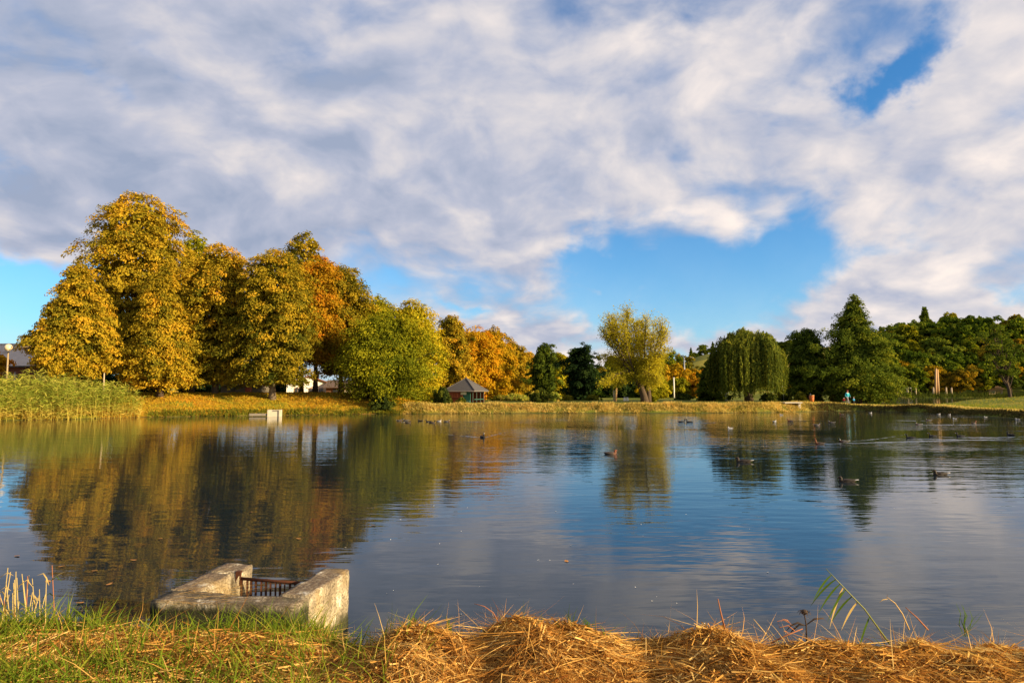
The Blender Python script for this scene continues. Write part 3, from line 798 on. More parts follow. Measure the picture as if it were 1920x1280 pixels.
tag(field('litter_grass', P, .26, .10, 'litter', .5 + .28 * wob(P[:, 0], P[:, 1], .6), 4, .6), 'golden grass strewn with fallen leaves on the left slope', 'grass')
P = scatter(2200, -32, -11, 58, 74, 6, near_shore(-.05, .9))
tag(field('shore_plants', P, .5, .10, 'shrub', .6, 6, .4), 'green plants along the foot of the left slope', 'plants')

def reeds():
    g = np.random.default_rng(31)
    n = 2300
    P = scatter(n, -62, -30.5, 52.4, 60, 31, lambda x, y, q: (lambda d: (d > -.5) & (d < 5.0) & (x < -31.6 - .25 * np.abs(y - 57)))(sdist(POND, x, y)))
    P[:, 2] = np.maximum(P[:, 2], -.05)
    H = g.uniform(1.7, 2.75, n) * (1 - .25 * sm(P[:, 0], -34, -31)) * (.72 + .28 * sm(P[:, 1], 53, 56)) + .25 * wob(P[:, 0], P[:, 1], .8)
    D = unit(np.stack([g.normal(.05, .12, n), g.normal(-.05, .12, n), np.ones(n)], 1))
    Vs, Fs = ribbons(P, D, H, np.full(n, .035), np.zeros((n, 3)), 2, None, 3)
    m_ = 13; k = np.repeat(np.arange(n), m_); s = g.uniform(.08, 1.0, n * m_)
    B = P[k] + D[k] * (H[k] * s)[:, None]
    a = g.uniform(0, 6.28, n * m_)
    LD = unit(np.stack([np.cos(a) * .8 + .25, np.sin(a) * .8 - .1, g.uniform(.3, 1.1, n * m_)], 1))
    Vl, Fl = ribbons(B, LD, g.uniform(.5, 1.0, n * m_), np.full(n * m_, .055), np.tile([.05, 0, -.55], (n * m_, 1)), 2, None, 4)
    tl = np.clip(.78 - .5 * sm(s * H[k], .3, 1.4) + .22 * (s > .9) + g.normal(0, .15, n * m_), 0, 1)
    V = np.concatenate([Vs, Vl]); F = np.concatenate([Fs, Fl + len(Vs)])
    T = np.concatenate([np.repeat(np.full(n, .75), 2), np.repeat(tl, 2)])
    o = link('reed_bed', np_mesh('reed_bed', V, F, False, {'tint': T}), None, LEAF['reed'])
    tag(o, 'tall sunlit reed bed at the water below the globe lamp', 'reeds', None, 'stuff')
reeds()
# dark reeds on the far side of the small pond
P = scatter(6000, 60, 135, 118, 168, 33, lambda x, y, g: (lambda d: (d > -.4) & (d < 3))(sdist(POND2, x, y)))
tag(field('pond_reeds', P, 1.5, .14, 'shrub', .25, 33, .25), 'dark reeds along the far side of the small pond', 'reeds')

# ------------------------------------------------------------------ buildings
def corrugated(mb, x0, x1, y0, z0, y1, z1, pitch=.18, amp=.03):
    n = int((x1 - x0) / pitch * 2); b = len(mb.v)
    for i in range(n + 1):
        x = x0 + (x1 - x0) * i / n; o = amp * (1 if i % 2 else -1)
        mb.v += [(x, y0, z0 + o), (x, y1, z1 + o)]
    for i in range(n):
        mb.f.append((b + 2 * i, b + 2 * i + 2, b + 2 * i + 3, b + 2 * i + 1))

def brick_shader(t):
    co = obj_co(t)
    br = t.node('ShaderNodeTexBrick', {'Vector': t.node('ShaderNodeMapping', {'Vector': co, 'Rotation': (math.pi / 2, 0, 0)}).outputs[0], 'Color1': (.20, .06, .03, 1), 'Color2': (.12, .04, .022, 1), 'Mortar': (.18, .14, .11, 1), 'Scale': 3.2, 'Mortar Size': .02})
    return principled(t, t.mix(t.noise(co, 1.5, 4), br.outputs[0], (.10, .035, .02)), .95, None, .1)
BRICK = mat('red_brick', brick_shader)
ROOF_SHEET = plain('roof_sheet', (.46, .40, .36), .6, .25, 1.2, .3, 0, (.22, .16, .12))

def brick_shed():
    d = 86; x1 = X(112, d); zb = gz(x1 - 5, d)
    t = thing('brick_shed', 'low red brick shed with a pale corrugated roof behind the reeds', 'building', (x1, d, zb), 0)
    ez, rz_ = Z(684, d) - zb, Z(656, d) - zb + .9
    MB().box((-8, 2.5, ez / 2 - .15), (15.6, 5, ez + .3)).build('wall', BRICK, t)
    mb = MB(); corrugated(mb, -16.2, .4, -.5, ez - .12, 2.6, rz_); corrugated(mb, -16.2, .4, 2.6, rz_, 5.6, ez - .12)
    rf = mb.build('roof', ROOF_SHEET, t)
    MB().box((-7.9, 2.6, rz_ + .05), (16.6, .3, .08)).build('ridge_cap', ROOF_SHEET, rf)
    MB().box((-7.9, -.53, ez - .22), (16.6, .06, .18)).build('fascia', DARK_WOOD, rf)
    for i in range(4):
        wx = -2.2 - i * 3.6
        wf = MB().box((wx, -.03, ez * .55), (1.3, .10, 1.0)).build('window', DARK_WOOD, t)
        MB().box((wx, -.09, ez * .55), (1.1, .03, .82)).build('pane', GLASS, wf)

def glass_fn(t): return principled(t, (.03, .035, .04), .08, None, .6)
GLASS = mat('window_glass', glass_fn)
brick_shed()

def house():
    d = 103; x = X(580, d); zb = 1.6
    t = thing('white_house', 'small white gabled house lit between the tree trunks', 'house', (x, d, zb), R(16))
    W, H, A = 6.4, Z(722, d) - zb + .15, Z(706, d) - zb
    wall = MB().prism([(-W / 2, -.3), (W / 2, -.3), (W / 2, H), (0, A), (-W / 2, H)], 0, 7).build('wall', WHITE_PAINT, t)
    rm = plain('roof_tile', (.20, .09, .06), .9, .3, 3.0, .1)
    mb = MB()
    for s in (-1, 1):
        ex, ez = s * (W / 2 + .4), H - .4 * (A - H) / (W / 2)
        mb.poly([(0, -.35, A + .05), (ex, -.35, ez + .05), (ex, 7.35, ez + .05), (0, 7.35, A + .05), (0, -.35, A + .2), (ex, -.35, ez + .2), (ex, 7.35, ez + .2), (0, 7.35, A + .2)],
                [(0, 1, 2, 3), (7, 6, 5, 4), (0, 4, 5, 1), (1, 5, 6, 2), (2, 6, 7, 3), (3, 7, 4, 0)])
    rf = mb.build('roof', rm, t)
    MB().box((1.2, 4.5, A + .2), (.5, .5, 1.4)).build('chimney', BRICK, rf)
    for wx in (.35, 1.75):
        f = MB().box((wx, -.05, .62), (.62, .12, .86)).build('window', plain('window_frame', (.45, .28, .2), .7), t)
        for k in (-1, 1):
            MB().box((wx + k * .15, -.12, .62), (.25, .03, .70)).build('pane', GLASS, f)
    for wx in (-1.6,):
        f = MB().box((wx, -.05, .62), (.9, .12, .86)).build('window', plain('window_frame', (.45, .28, .2), .7), t)
        for k in (-1, 1):
            MB().box((wx + k * .21, -.12, .62), (.36, .03, .70)).build('pane', GLASS, f)
    MB().tube([(.15, -.06, H * .62), (.5, -.06, H * .74), (.72, -.06, H * .77), (.94, -.06, H * .74), (1.3, -.06, H * .62)], .05, 6).build('gable_ornament', DARK_WOOD, t)
house()

def shed(name, label, px0, px1, top, eave, d, zb, wall_m, roof_m, door_m):
    x0, x1 = X(px0, d), X(px1, d); W = x1 - x0
    t = thing(name, label, 'building', ((x0 + x1) / 2, d, zb))
    H, A = Z(eave, d) - zb, Z(top, d) - zb
    MB().box((0, 2, H / 2 - .15), (W, 4, H + .3)).build('wall', wall_m, t)
    mb = MB().prism([(-.5, H), (2, A), (4.5, H), (4.5, H + .12), (2, A + .14), (-.5, H + .12)], -W / 2 - .3, W / 2 + .3)
    mb.v = [(v[1], v[0], v[2]) for v in mb.v]
    mb.build('roof', roof_m, t)
    dr = MB().box((W * .18, -.04, H * .38), (.9, .1, H * .76)).build('door', door_m, t)
    MB().box((W * .18 + .32, -.11, H * .38), (.05, .05, .14)).build('handle', GREY_METAL, dr)
    f = MB().box((-W * .2, -.04, H * .55), (.9, .1, .6)).build('window', wall_m, t)
    MB().box((-W * .2, -.1, H * .55), (.76, .03, .48)).build('pane', GLASS, f)
    return t
shed('garden_shed', 'dark low shed with a red brown door in the shade of the lime trees', 415, 492, 708, 722, 97, 1.75, plain('shed_wall', (.10, .085, .06), .9), plain('shed_roof', (.07, .065, .055), .9), plain('red_door', (.22, .05, .03), .7))
shed('garden_shed', 'brown shed half hidden behind the olive green lime tree', 612, 672, 714, 727, 102, 1.7, plain('brown_wall', (.15, .07, .04), .9), plain('brown_roof', (.12, .08, .06), .9), plain('pale_door', (.6, .52, .42), .7))
shed('garden_shed', 'pale yellow hut glowing behind the blackish alder', 1062, 1088, 731, 737, 132, .8, plain('yellow_wall', (.75, .58, .32), .9), plain('tan_roof', (.5, .38, .22), .9), plain('tan_door', (.3, .2, .1), .7))
shed('garden_shed', 'little hut with an orange roof at the foot of the wooded hill', 1852, 1878, 723, 730, 172, .9, plain('tan_wall', (.35, .25, .14), .9), plain('orange_roof', (.62, .33, .12), .9), plain('brown_door', (.2, .1, .05), .7))

def kiosk():
    d = 80; x, zb = X(874, d), .72
    t = thing('kiosk', 'square wooden kiosk with a grey hipped roof and a red wall at the far bank', 'kiosk', (x, d, zb), R(-21))
    ez, az_ = Z(732, d) - zb, Z(709, d) - zb
    red = plain('red_boards', (.26, .062, .028), .75, .35, 5.0, .3, 0, (.18, .05, .03)); teal = plain('teal_boards', (.04, .15, .11), .6, .3, 5.0); rm = plain('slate_roof', (.075, .068, .066), .8, .3, 4.0)
    e, b = 1.98, 1.62
    rf = MB(); rf.poly([(-e, -e, ez), (e, -e, ez), (e, e, ez), (-e, e, ez), (0, 0, az_)], [(0, 1, 4), (1, 2, 4), (2, 3, 4), (3, 0, 4), (3, 2, 1, 0)])
    ro = rf.build('roof', rm, t)
    for sx, sy in ((-1, -1), (1, -1), (1, 1), (-1, 1)):
        MB().tube([(sx * e, sy * e, ez + .02), (0, 0, az_ + .03)], .05, 6).build('ridge', rm, ro)
    MB().tube([(0, 0, az_), (0, 0, az_ + .22)], [.07, .03], 8).build('finial', rm, ro)
    MB().box((0, -e - .02, ez - .06), (2 * e + .06, .05, .11)).build('fascia', plain('fascia_pale', (.5, .4, .34), .6), t)
    MB().box((e + .02, 0, ez - .06), (.05, 2 * e, .11)).build('fascia', plain('fascia_dark', (.12, .11, .10), .6), t)
    h = ez - .1
    n = 13; wlen = 1.95
    for i in range(n):                                            # boarded wall, board by board
        bx = -b + (i + .5) * wlen / n
        MB().box((bx, -b, h / 2), (wlen / n - .015, .05 + .012 * (i % 2), h)).build('board', red, t)
    MB().box((-b + wlen / 2, -b - .05, h * .45), (wlen, .05, .09)).build('rail', plain('rail_dark', (.10, .03, .02), .8), t)
    for wx in (-b + .55, -b + 1.15):
        f = MB().box((wx, -b - .06, h * .70), (.44, .05, .52)).build('shutter', plain('shutter_red', (.42, .12, .05), .7), t)
        MB().box((wx, -b - .095, h * .70), (.32, .02, .40)).build('shutter_panel', red, f)
    MB().box((-b, 0, h / 2), (.06, 2 * b, h)).build('wall', red, t)
    MB().box((0, b, h / 2), (2 * b, .06, h)).build('wall', red, t)
    MB().box((.72, -b + .25, h / 2), (.95, .06, h)).build('door', teal, t)
    MB().box((.72, -b + .12, .22), (.95, .10, .42)).build('counter', plain('teal_pale', (.11, .27, .19), .6), t)
    MB().box((.45, -b - .03, h - .22), (.7, .06, .3)).build('sign_board', plain('cream_sign', (.75, .68, .5), .6), t)
    for px_, py_ in ((1.55, -1.55), (.25, -1.58), (1.55, -.5), (1.55, .6), (1.55, 1.55)):
        MB().box((px_, py_, h / 2), (.1, .1, h)).build('post', plain('post_dark', (.06, .075, .06), .7), t)
    MB().box((1.55, .2, .55), (.05, 2.6, .06)).build('handrail', teal, t)
    MB().box((0, 0, .03), (3.5, 3.5, .12)).build('floor', DARK_WOOD, t)
kiosk()

def shelter(label, px0, px1, roof_py, d, roof_m, base):
    x0, x1 = X(px0, d), X(px1, d); W = x1 - x0; zb = base
    t = thing('open_shelter', label, 'shelter', ((x0 + x1) / 2, d, zb), 0, 'open shelters below the wooded hill')
    h = Z(roof_py, d) - zb
    MB().box((0, 1.2, h + .12), (W, 3.0, .24), 0, R(7)).build('roof', roof_m, t)
    for i in range(4):
        MB().tube([(-W / 2 + .2 + i * (W - .4) / 3, -.1, -.2), (-W / 2 + .2 + i * (W - .4) / 3, -.1, h)], .07, 6).build('post', WOOD, t)
    MB().box((0, 2.5, h / 2), (W - .2, .08, h)).build('back_wall', DARK_WOOD, t)
shelter('open shelter with a bright white flat roof below the wooded hill', 1679, 1708, 727, 170, plain('white_roof', (.82, .76, .68), .5), .9)
shelter('open shelter with a dull grey roof half behind the great dark tree', 1648, 1672, 729, 172, plain('grey_roof', (.42, .38, .32), .6), .9)

# ------------------------------------------------------------------ posts, poles, lamps and signs
def pole(name, label, px, top, d, r, m_, group=None, cat='pole', base=None, cap=True, lean=0.0):
    x = X(px, d); zb = (gz(x, d) if base is None else base) - .15; h = Z(top, d) - zb
    t = thing(name, label, cat, (x, d, zb), 0, group)
    MB().tube([(0, 0, 0), (lean * .5, 0, h * .5), (lean, 0, h)], [r * 1.15, r, r * .85], 10).build('shaft', m_, t, True)
    if cap: MB().tube([(lean, 0, h), (lean, 0, h + r * .8)], [r * 1.1, r * .5], 10).build('cap', m_, t, True)
    return t

def globe_lamp():
    d = 58.5; x = X(14, d); zb = max(gz(x, d), .1); c = Z(651.5, d) - zb; r = 6.8 / FPX * d
    t = thing('globe_lamp', 'park lamp with a round frosted globe above the reeds', 'street lamp', (x, d, zb))
    MB().tube([(0, 0, -.3), (0, 0, c * .5), (0, 0, c - r)], [.085, .075, .06], 12).build('post', plain('lamp_post', (.30, .22, .12), .6), t, True)
    MB().tube([(0, 0, c - r * 1.15), (0, 0, c - r * .85)], [.1, .16], 12).build('collar', GREY_METAL, t, True)
    MB().ball((0, 0, c), r, 24, 16).build('globe', mat('frosted_globe', lambda t_: principled(t_, (.62, .50, .32), .35, None, .5)), t, True)
    MB().tube([(.1, 0, c - r * .55), (1.1, 0, c + .0), (1.9, 0, c + .12)], [.035, .03, .025], 8).build('bracket', plain('lamp_post', (.30, .22, .12), .6), t, True)
globe_lamp()
pole('marker_pole', 'thin pale pole sticking up out of the reed bed', 196, 700, 59, .06, WOOD)
pole('marker_pole', 'thin grey stake beside the brick shed above the reeds', 29, 698, 62, .05, GREY_METAL)
pole('lamp_post', 'slender white post under the olive green lime tree', 638, 717, 82, .08, WHITE_PAINT, base=1.7)
pole('lamp_post', 'pale post under the yellow lime tree near the ash trunk', 693, 718, 80, .07, WOOD, base=1.2)
pole('wooden_pole', 'wooden pole with a bright sunlit side beside the golden willow', 1154, 728, 88, .12, plain('wood_warm', (.55, .33, .15), .8), 'pair of wooden poles', lean=.08)
pole('wooden_pole', 'darker wooden pole close behind its sunlit neighbour by the golden willow', 1150.5, 733, 90, .10, WOOD, 'pair of wooden poles')
for i, px in enumerate((1170.5, 1175.5)):
    pole('white_bollard', 'short white bollard on the lawn left of the golden willow trunk', px, 746.5, 92, .16, WHITE_PAINT, 'white bollards by the willow', 'bollard')
pole('white_pole', 'thin bright white pole in front of the orange trees', 1263, 708, 118, .11, WHITE_PAINT)
pole('utility_pole', 'grey utility pole on the slope among orange trees', 1283, 672, 150, .17, GREY_METAL)
pole('tall_post', 'tall wooden post leaning slightly beside its twin at the small pond', 1752, 692, 167, .24, plain('wood_warm', (.55, .33, .15), .8), 'pair of tall posts at the small pond', lean=.35)
pole('tall_post', 'upright tall wooden post beside its leaning twin at the small pond', 1757.5, 694, 167, .22, plain('wood_warm', (.55, .33, .15), .8), 'pair of tall posts at the small pond')
for px, top in ((1748, 727), (1772, 727), (1782, 727.5), (1715, 728), (1700, 727)):
    pole('fence_post', 'short pale fence post on the far side of the small pond', px, top, 167, .2, WOOD, 'fence posts at the small pond', 'post')

def ring():
    d = 118; x = X(1074, d); zb = gz(x, d)
    t = thing('ring_sculpture', 'pale upright ring on a pillar in front of the yellow hut', 'sculpture', (x, d, zb))
    zc = Z(730.5, d) - zb; r = .38
    MB().tube([(0, 0, -.1), (0, 0, zc - r)], [.16, .12], 10).build('pillar', WHITE_PAINT, t, True)
    MB().tube([(r * math.cos(a * math.pi / 10), 0, zc + r * 1.3 * math.sin(a * math.pi / 10)) for a in range(21)], .09, 8, False).build('ring', WHITE_PAINT, t, True)
ring()

def sign():
    d = 89; x = X(1467.5, d); zb = gz(x, d)
    t = thing('round_sign', 'red and white round sign above the bush right of the weeping willow', 'sign', (x, d, zb))
    z = Z(719, d) - zb
    MB().tube([(0, 0, -.1), (0, 0, z + .2)], .04, 8).build('post', GREY_METAL, t, True)
    MB().tube([(0, -.05, z + .15), (0, -.09, z + .15)], .26, 20).build('red_disc', plain('sign_red', (.6, .04, .02), .5), t)
    MB().box((0, -.07, z - .32), (.42, .03, .22)).build('white_plate', WHITE_PAINT, t)
sign()

def bin_():
    d = 86; x = X(1520, d); zb = gz(x, d)
    t = thing('litter_bin', 'orange litter bin on the lawn under the rounded alder', 'bin', (x, d, zb))
    m_ = plain('bin_orange', (.55, .14, .03), .6)
    MB().tube([(0, 0, .02), (0, 0, .35), (0, 0, .85)], [.24, .27, .30], 14).build('bucket', m_, t, True)
    MB().tube([(0, 0, .85), (0, 0, .92)], [.32, .32], 14).build('rim', plain('bin_rim', (.4, .25, .1), .6), t)
    MB().tube([(.0, .32, 0), (.0, .32, 1.1)], .04, 8).build('post', GREY_METAL, t, True)
bin_()

def slab():
    p = on(1531, 758, .9); zb = .78
    t = thing('concrete_slab', 'flat pale concrete slab jutting from the far bank below the litter bin', 'slab', (p.x, 75.5, zb), R(4))
    MB().box((0, 0, .18), (2.0, 1.6, .14)).build('deck', CONCRETE_FAR, t, False, .02)
    for s in (-1, 1): MB().box((s * .75, -.4, -.2), (.25, .4, .62)).build('support', CONCRETE_FAR, t)
slab()

def outlet():
    d = 61.2; x = X(516, d)
    t = thing('concrete_outlet', 'small concrete outlet box with an open shaft at the left shore', 'sluice', (x, d, 0), R(14))
    W, D_, H = 1.15, 1.4, .58
    MB().box((-W / 2 + .1, D_ / 2, H / 2 - .2), (.2, D_, H + .4)).build('side_wall', CONCRETE_FAR, t, False, .015)
    MB().box((W / 2 - .1, D_ / 2, H / 2 - .2), (.2, D_, H + .4)).build('side_wall', CONCRETE_FAR, t, False, .015)
    MB().box((-.03, .1, H / 2 - .22), (W - .42, .18, H + .36)).build('front_wall', CONCRETE_FAR, t, False, .015)
    MB().box((0, D_ - .1, H / 2 - .21), (W - .4, .18, H + .38)).build('back_wall', CONCRETE_FAR, t, False, .015)
    MB().box((.36, .0, H / 2 - .1), (.08, .05, H + .1)).build('guide_rail', DARK_WOOD, t)
    MB().box((.12, .0, H - .09), (.5, .05, .05)).build('guide_rail', DARK_WOOD, t)
    MB().box((-1.35, .35, .16), (1.5, .5, .22)).build('shadow_strip', plain('shadow_tone', (.20, .17, .13), .9), t, False, .02)  # dark block standing in for the shadow the box casts leftward
outlet()

# ------------------------------------------------------------------ near bank
HEAPS = [  # px, y (m), radius x, radius y, height: mown hay raked together
    (800, 4.85, .38, .45, .35), (1010, 4.9, .58, .36, .37), (1325, 4.75, .40, .5, .33), (1600, 4.7, .9, .40, .23), (1830, 4.6, .7, .44, .24),
    (400, 5.0, .55, .30, .14), (165, 4.9, .42, .28, .13), (600, 4.75, .48, .40, .11), (1080, 4.2, .32, .40, .12), (900, 4.2, .45, .25, .10), (1460, 4.1, .45, .28, .12), (1200, 4.3, .3, .2, .11), (1990, 4.5, .45, .35, .16), (720, 3.95, .35, .22, .10)]
HEAPS += [(935, 4.75, .2, .25, .14), (1120, 4.65, .26, .3, .16), (1410, 4.55, .26, .3, .15), (1250, 4.6, .2, .3, .13), (690, 4.6, .22, .25, .12), (1700, 4.85, .22, .2, .26)]
HEAPS = [(X(px, y), y, rx * 1.22, ry * 1.35, h * .80) for px, y, rx, ry, h in HEAPS]

def bank_base(x, y):
    x, y = np.asarray(x, float), np.asarray(y, float)
    edge = 5.48 + .08 * np.sin(x * 1.3 + 1) + .06 * np.sin(x * 3.1) + .46 * sm(-x, 1.15, 1.6)
    z = (.46 + .05 * sm(-x, 1.2, 1.7)) * sm(edge - y, -.12, .42) + .07 * sm(edge - y, .3, 2.0) + .17 * sm(edge - y, 1.5, 4)
    z = z + .02 * wob(x, y, 2.6)
    return z - .55 * sm(y - edge, -.1, .7)

def heap_z(x, y):
    z = 0
    x, y = x + .13 * wob(x, y, 4.0), y + .12 * wob(y + 3, x, 4.5)
    for hx, hy, rx, ry, h in HEAPS:
        r2 = ((x - hx) / rx) ** 2 + ((y - hy) / np.where(y > hy, ry * .75, ry * 1.5)) ** 2
        z = np.maximum(z, h * np.exp(-r2 * 1.1) * (1 + .24 * wob(x, y, 4.1) + .26 * wob(x, y, 9.5)))
    return z

def bank(x, y):
    return bank_base(x, y) + heap_z(x, y) * .86

bx, by = np.meshgrid(np.arange(-14, 14.01, .13), np.arange(-3, 7.01, .13))
bz = bank(bx.ravel(), by.ravel()) - .02
n_x, n_y = bx.shape[1], bx.shape[0]
bi = np.arange(n_x * n_y).reshape(n_y, n_x)
bf = np.stack([bi[:-1, :-1].ravel(), bi[:-1, 1:].ravel(), bi[1:, 1:].ravel(), bi[1:, :-1].ravel()], 1)
def near_shader(t):
    p = world_co(t); x, y, z = t.sep(p)
    f = t.noise(p, 22, 6, .65); m_ = t.noise(p, 3, 4, .6)
    c = t.mix(f, (.07, .04, .016), (.26, .15, .045))
    c = t.mix(t.mul(t.step(x, 0.0, -2.2), t.step(m_, .35, .6)), c, (.06, .07, .014))
    c = t.mix(t.step(z, .14, .02), c, (.035, .028, .016))
    return principled(t, c, .95, bump(t, f, .03, .9), .1)
NEAR = mat('matted_dead_grass', near_shader)
tag(link('near_bank', np_mesh('near_bank', np.stack([bx.ravel(), by.ravel(), bz], 1), bf, True), None, NEAR), kind='structure')

def straw(name, n, sampler, seed, lng=(.12, .38), wid=.0076, lift=.05, tone=.55, spread=.24, stick=.0, seg=2, kindm='dry', upright=.09):
    g = np.random.default_rng(seed)
    x, y = sampler(g, n); n = len(x)
    z = bank(x, y) + np.abs(g.normal(0, lift, n)) * .6 - .01
    e = .05
    gx_ = (bank(x + e, y) - bank(x - e, y)) / (2 * e); gy_ = (bank(x, y + e) - bank(x, y - e)) / (2 * e)
    flow = 1.2 * np.sin(x * 1.7 + y) + 1.1 * np.sin(x * 4.3 - y * 3) + g.normal(0, 1.1, n)
    c, s = np.cos(flow), np.sin(flow)
    D = unit(np.stack([c, s, gx_ * c + gy_ * s + np.abs(g.normal(0, upright, n)) - .02], 1))
    L = g.uniform(*lng, n)
    bend = np.stack([g.normal(0, .5, n), g.normal(0, .5, n), -g.uniform(.05, .6, n) + (gx_ * c + gy_ * s) * .2], 1)
    V, F = ribbons(np.stack([x, y, z], 1) - D * (L * .4)[:, None], D, L, wid * g.uniform(.6, 1.5, n), bend, seg, None, seed)
    # keep the strands above the ground
    low = bank(V[:, 0], V[:, 1]) - .012
    V[:, 2] = np.maximum(V[:, 2], low)
    T = np.repeat(np.clip(tone + .14 * wob(x, y, 3.0) + .13 * wob(x, y, 9.0) + g.normal(0, spread, n), 0, 1), seg)
    return np_mesh(name, V, F, False, {'tint': T})

def in_view(g, n, y0=3.1, y1=5.75):
    y = g.uniform(y0, y1, n); x = g.uniform(-1, 1, n) * (.86 * y + .3)
    return x, y
def mat_sampler(g, n):
    x, y = in_view(g, n * 2); keep = g.random(n * 2) < (.5 + .5 * sm(x, -2.2, -.2))
    return x[keep][:n], y[keep][:n]
o = link('dry_grass', straw('dry_grass', 38000, mat_sampler, 41), None, LEAF['dry'])
tag(o, 'matted golden cut grass lying over the near bank', 'dry grass', None, 'stuff')

for i, (hx, hy, rx, ry, h) in enumerate(HEAPS):
    def smp(g, n, hx=hx, hy=hy, rx=rx, ry=ry):
        a = g.uniform(0, 2 * np.pi, n); r = np.sqrt(g.random(n)) * 1.25
        return hx + rx * r * np.cos(a), np.minimum(hy + ry * r * np.sin(a), 5.6)
    labs = ['rounded hay heap at the water nearest the concrete sluice', 'largest hay heap with a ragged crest above the water', 'steep hay heap beside the withered dark seed head', 'long low hay heap under the bent green reed',
            'wide hay heap at the foot of the green grass tuft', 'flat hay heap directly in front of the concrete sluice', 'small pale hay heap among green grass by the cut reeds', 'flat drift of hay between the sluice heap and the rounded heap',
            'loose hay wisp in front of the largest heap', 'low drift of hay in front of the rounded heap', 'loose drift of hay in front of the steep heap', 'little hay tuft with one upright stalk', 'hay heap at the far end of the mown bank', 'thin drift of hay between green grass and the rounded heap',
            'small hay lump filling the gap left of the largest heap', 'slumped hay lump on the far side of the largest heap', 'slumped hay lump behind the reddish pointed stalk', 'small hay lump just before the steep heap', 'small hay lump leaning on the rounded heap', 'small knob of hay at the root of the bent reed']
    t = thing('hay_heap', labs[i], 'hay heap', (0, 0, 0), 0, 'heaps of mown hay on the near bank')
    base = Vector((hx, hy, float(bank_base(np.array([hx]), np.array([hy]))[0])))
    t.location = base
    n = int(3700 * rx * ry / .16 * (1.0 if h > .15 else .6))
    o = link('straw', straw('straw', n, smp, 200 + i, lng=(.14, .36), lift=.04, tone=.60 - .03 * (i % 3), upright=.10), t, LEAF['dry'])
    o.location = -base

def left_sampler(g, n):
    x, y = in_view(g, n * 4, 3.1, 5.85); keep = g.random(n * 4) < np.clip(1.1 * sm(-x, .3, 1.5) + .08 * (y > 5.0), 0, 1) * (.35 + .65 * (wob(x, y, 2.2) > -.1)) * (.35 + .65 * (heap_z(x, y) < .06))
    return x[keep][:n], y[keep][:n]
def blades(name, n, sampler, seed, hgt, wid, tone, kindm='grass', lean=.3, bendz=.45, seg=3):
    g = np.random.default_rng(seed); x, y = sampler(g, n); n = len(x)
    P = np.stack([x, y, bank(x, y) - .03], 1)
    D = unit(np.stack([g.normal(-.05, lean, n), g.normal(0, lean, n), np.ones(n)], 1))
    bend = np.stack([g.normal(0, .4, n), g.normal(0, .4, n), -g.uniform(.05, bendz, n)], 1)
    V, F = ribbons(P, D, hgt * g.uniform(.4, 1.4, n), wid * g.uniform(.7, 1.4, n), bend, seg, None, seed)
    T = np.repeat(np.clip(tone + .2 * wob(x, y, 2) + g.normal(0, .18, n), 0, 1), seg)
    return np_mesh(name, V, F, False, {'tint': T})
tag(link('green_grass', blades('green_grass', 8500, left_sampler, 51, .25, .0115, .62), None, LEAF['grass']), 'fresh green grass growing through the near bank', 'grass', None, 'stuff')
def edge_sampler(g, n):
    x = g.uniform(-5, 5, n); x = np.where(g.random(n) < .75, g.choice([-1.5, -1.1, -.75, -.45, .5, 2.85, -1.9, -2.4, -2.8, -3.3, -3.7], n) + g.normal(0, .16, n), x)
    return x, g.uniform(5.0, 5.45, n) + .4 * sm(-x, 1.15, 1.6)
tag(link('green_grass', blades('shore_grass', 2800, edge_sampler, 52, .14, .007, .35, lean=.2), None, LEAF['grass']), 'green grass tufts at the edge of the near bank', 'grass', None, 'stuff')
def stalk_sampler(g, n):
    x, y = in_view(g, n, 4.2, 5.6); return x, y
tag(link('dry_stalks', blades('dry_stalks', 420, stalk_sampler, 53, .30, .006, .7, 'dry', .5, .2), None, LEAF['dry']), 'single dry stalks sticking up from the hay', 'stalks', None, 'stuff')

# ------------------------------------------------------------------ concrete sluice with a rusty grate
def concrete_shader(t, hi=.40, lo=.22):
    co = obj_co(t); x, y, z = t.sep(co)
    n = t.noise(co, 5, 8, .65); n2 = t.noise(co, 28, 5, .65); n3 = t.noise(co, 2.2, 4, .55)
    c = t.mix(t.step(n, .3, .7), (.20, .155, .10), (.50, .42, .28))
    pit = t.step(t.noise(co, 55, 4, .65), .54, .62)
    c = t.mix(t.mul(pit, .65), c, (.10, .075, .05))                              # pits and grit
    c = t.mix(t.mul(t.step(t.noise(t.node('ShaderNodeMapping', {'Vector': co, 'Scale': (6, 6, .8)}).outputs[0], 2.0, 5, .6), .52, .68), .55), c, (.17, .13, .08))   # run-down streaks
    nz = t.sep(t.node('ShaderNodeNewGeometry').outputs['Normal'])[2]
    topf = t.step(nz, .5, .85)
    c = t.mix(t.mul(topf, t.step(n2, .30, .56)), c, (.15, .105, .07))           # weathered coarse top
    c = t.mix(t.mul(t.step(t.add(n, t.mul(n2, .4)), .78, .90), .8), c, (.68, .62, .50))     # pale lichen
    c = t.mix(t.mul(t.step(n3, .52, .66), .45), c, (.36, .24, .09))             # rusty yellow stain
    low_dark = t.step(t.add(z, t.mul(t.add(n, -.5), .22)), hi, lo)
    c = t.mix(low_dark, c, (.045, .045, .022))                                       # algae at the waterline; plain darkening on the front wall
    return principled(t, c, .95, bump(t, t.add(t.mul(n, 1.2), n2, t.mul(pit, -.5), t.mul(t.noise(co, 70, 3, .6), .35)), .022, .9), .15)
CONCRETE = mat('old_concrete_block', concrete_shader)
CONCRETE_DRY = mat('dry_concrete', lambda t: concrete_shader(t, .24, .08))
CONCRETE_DARK = mat('dark_concrete', lambda t: concrete_shader(t, .60, .47))  # front wall: darkened from the base almost to its top
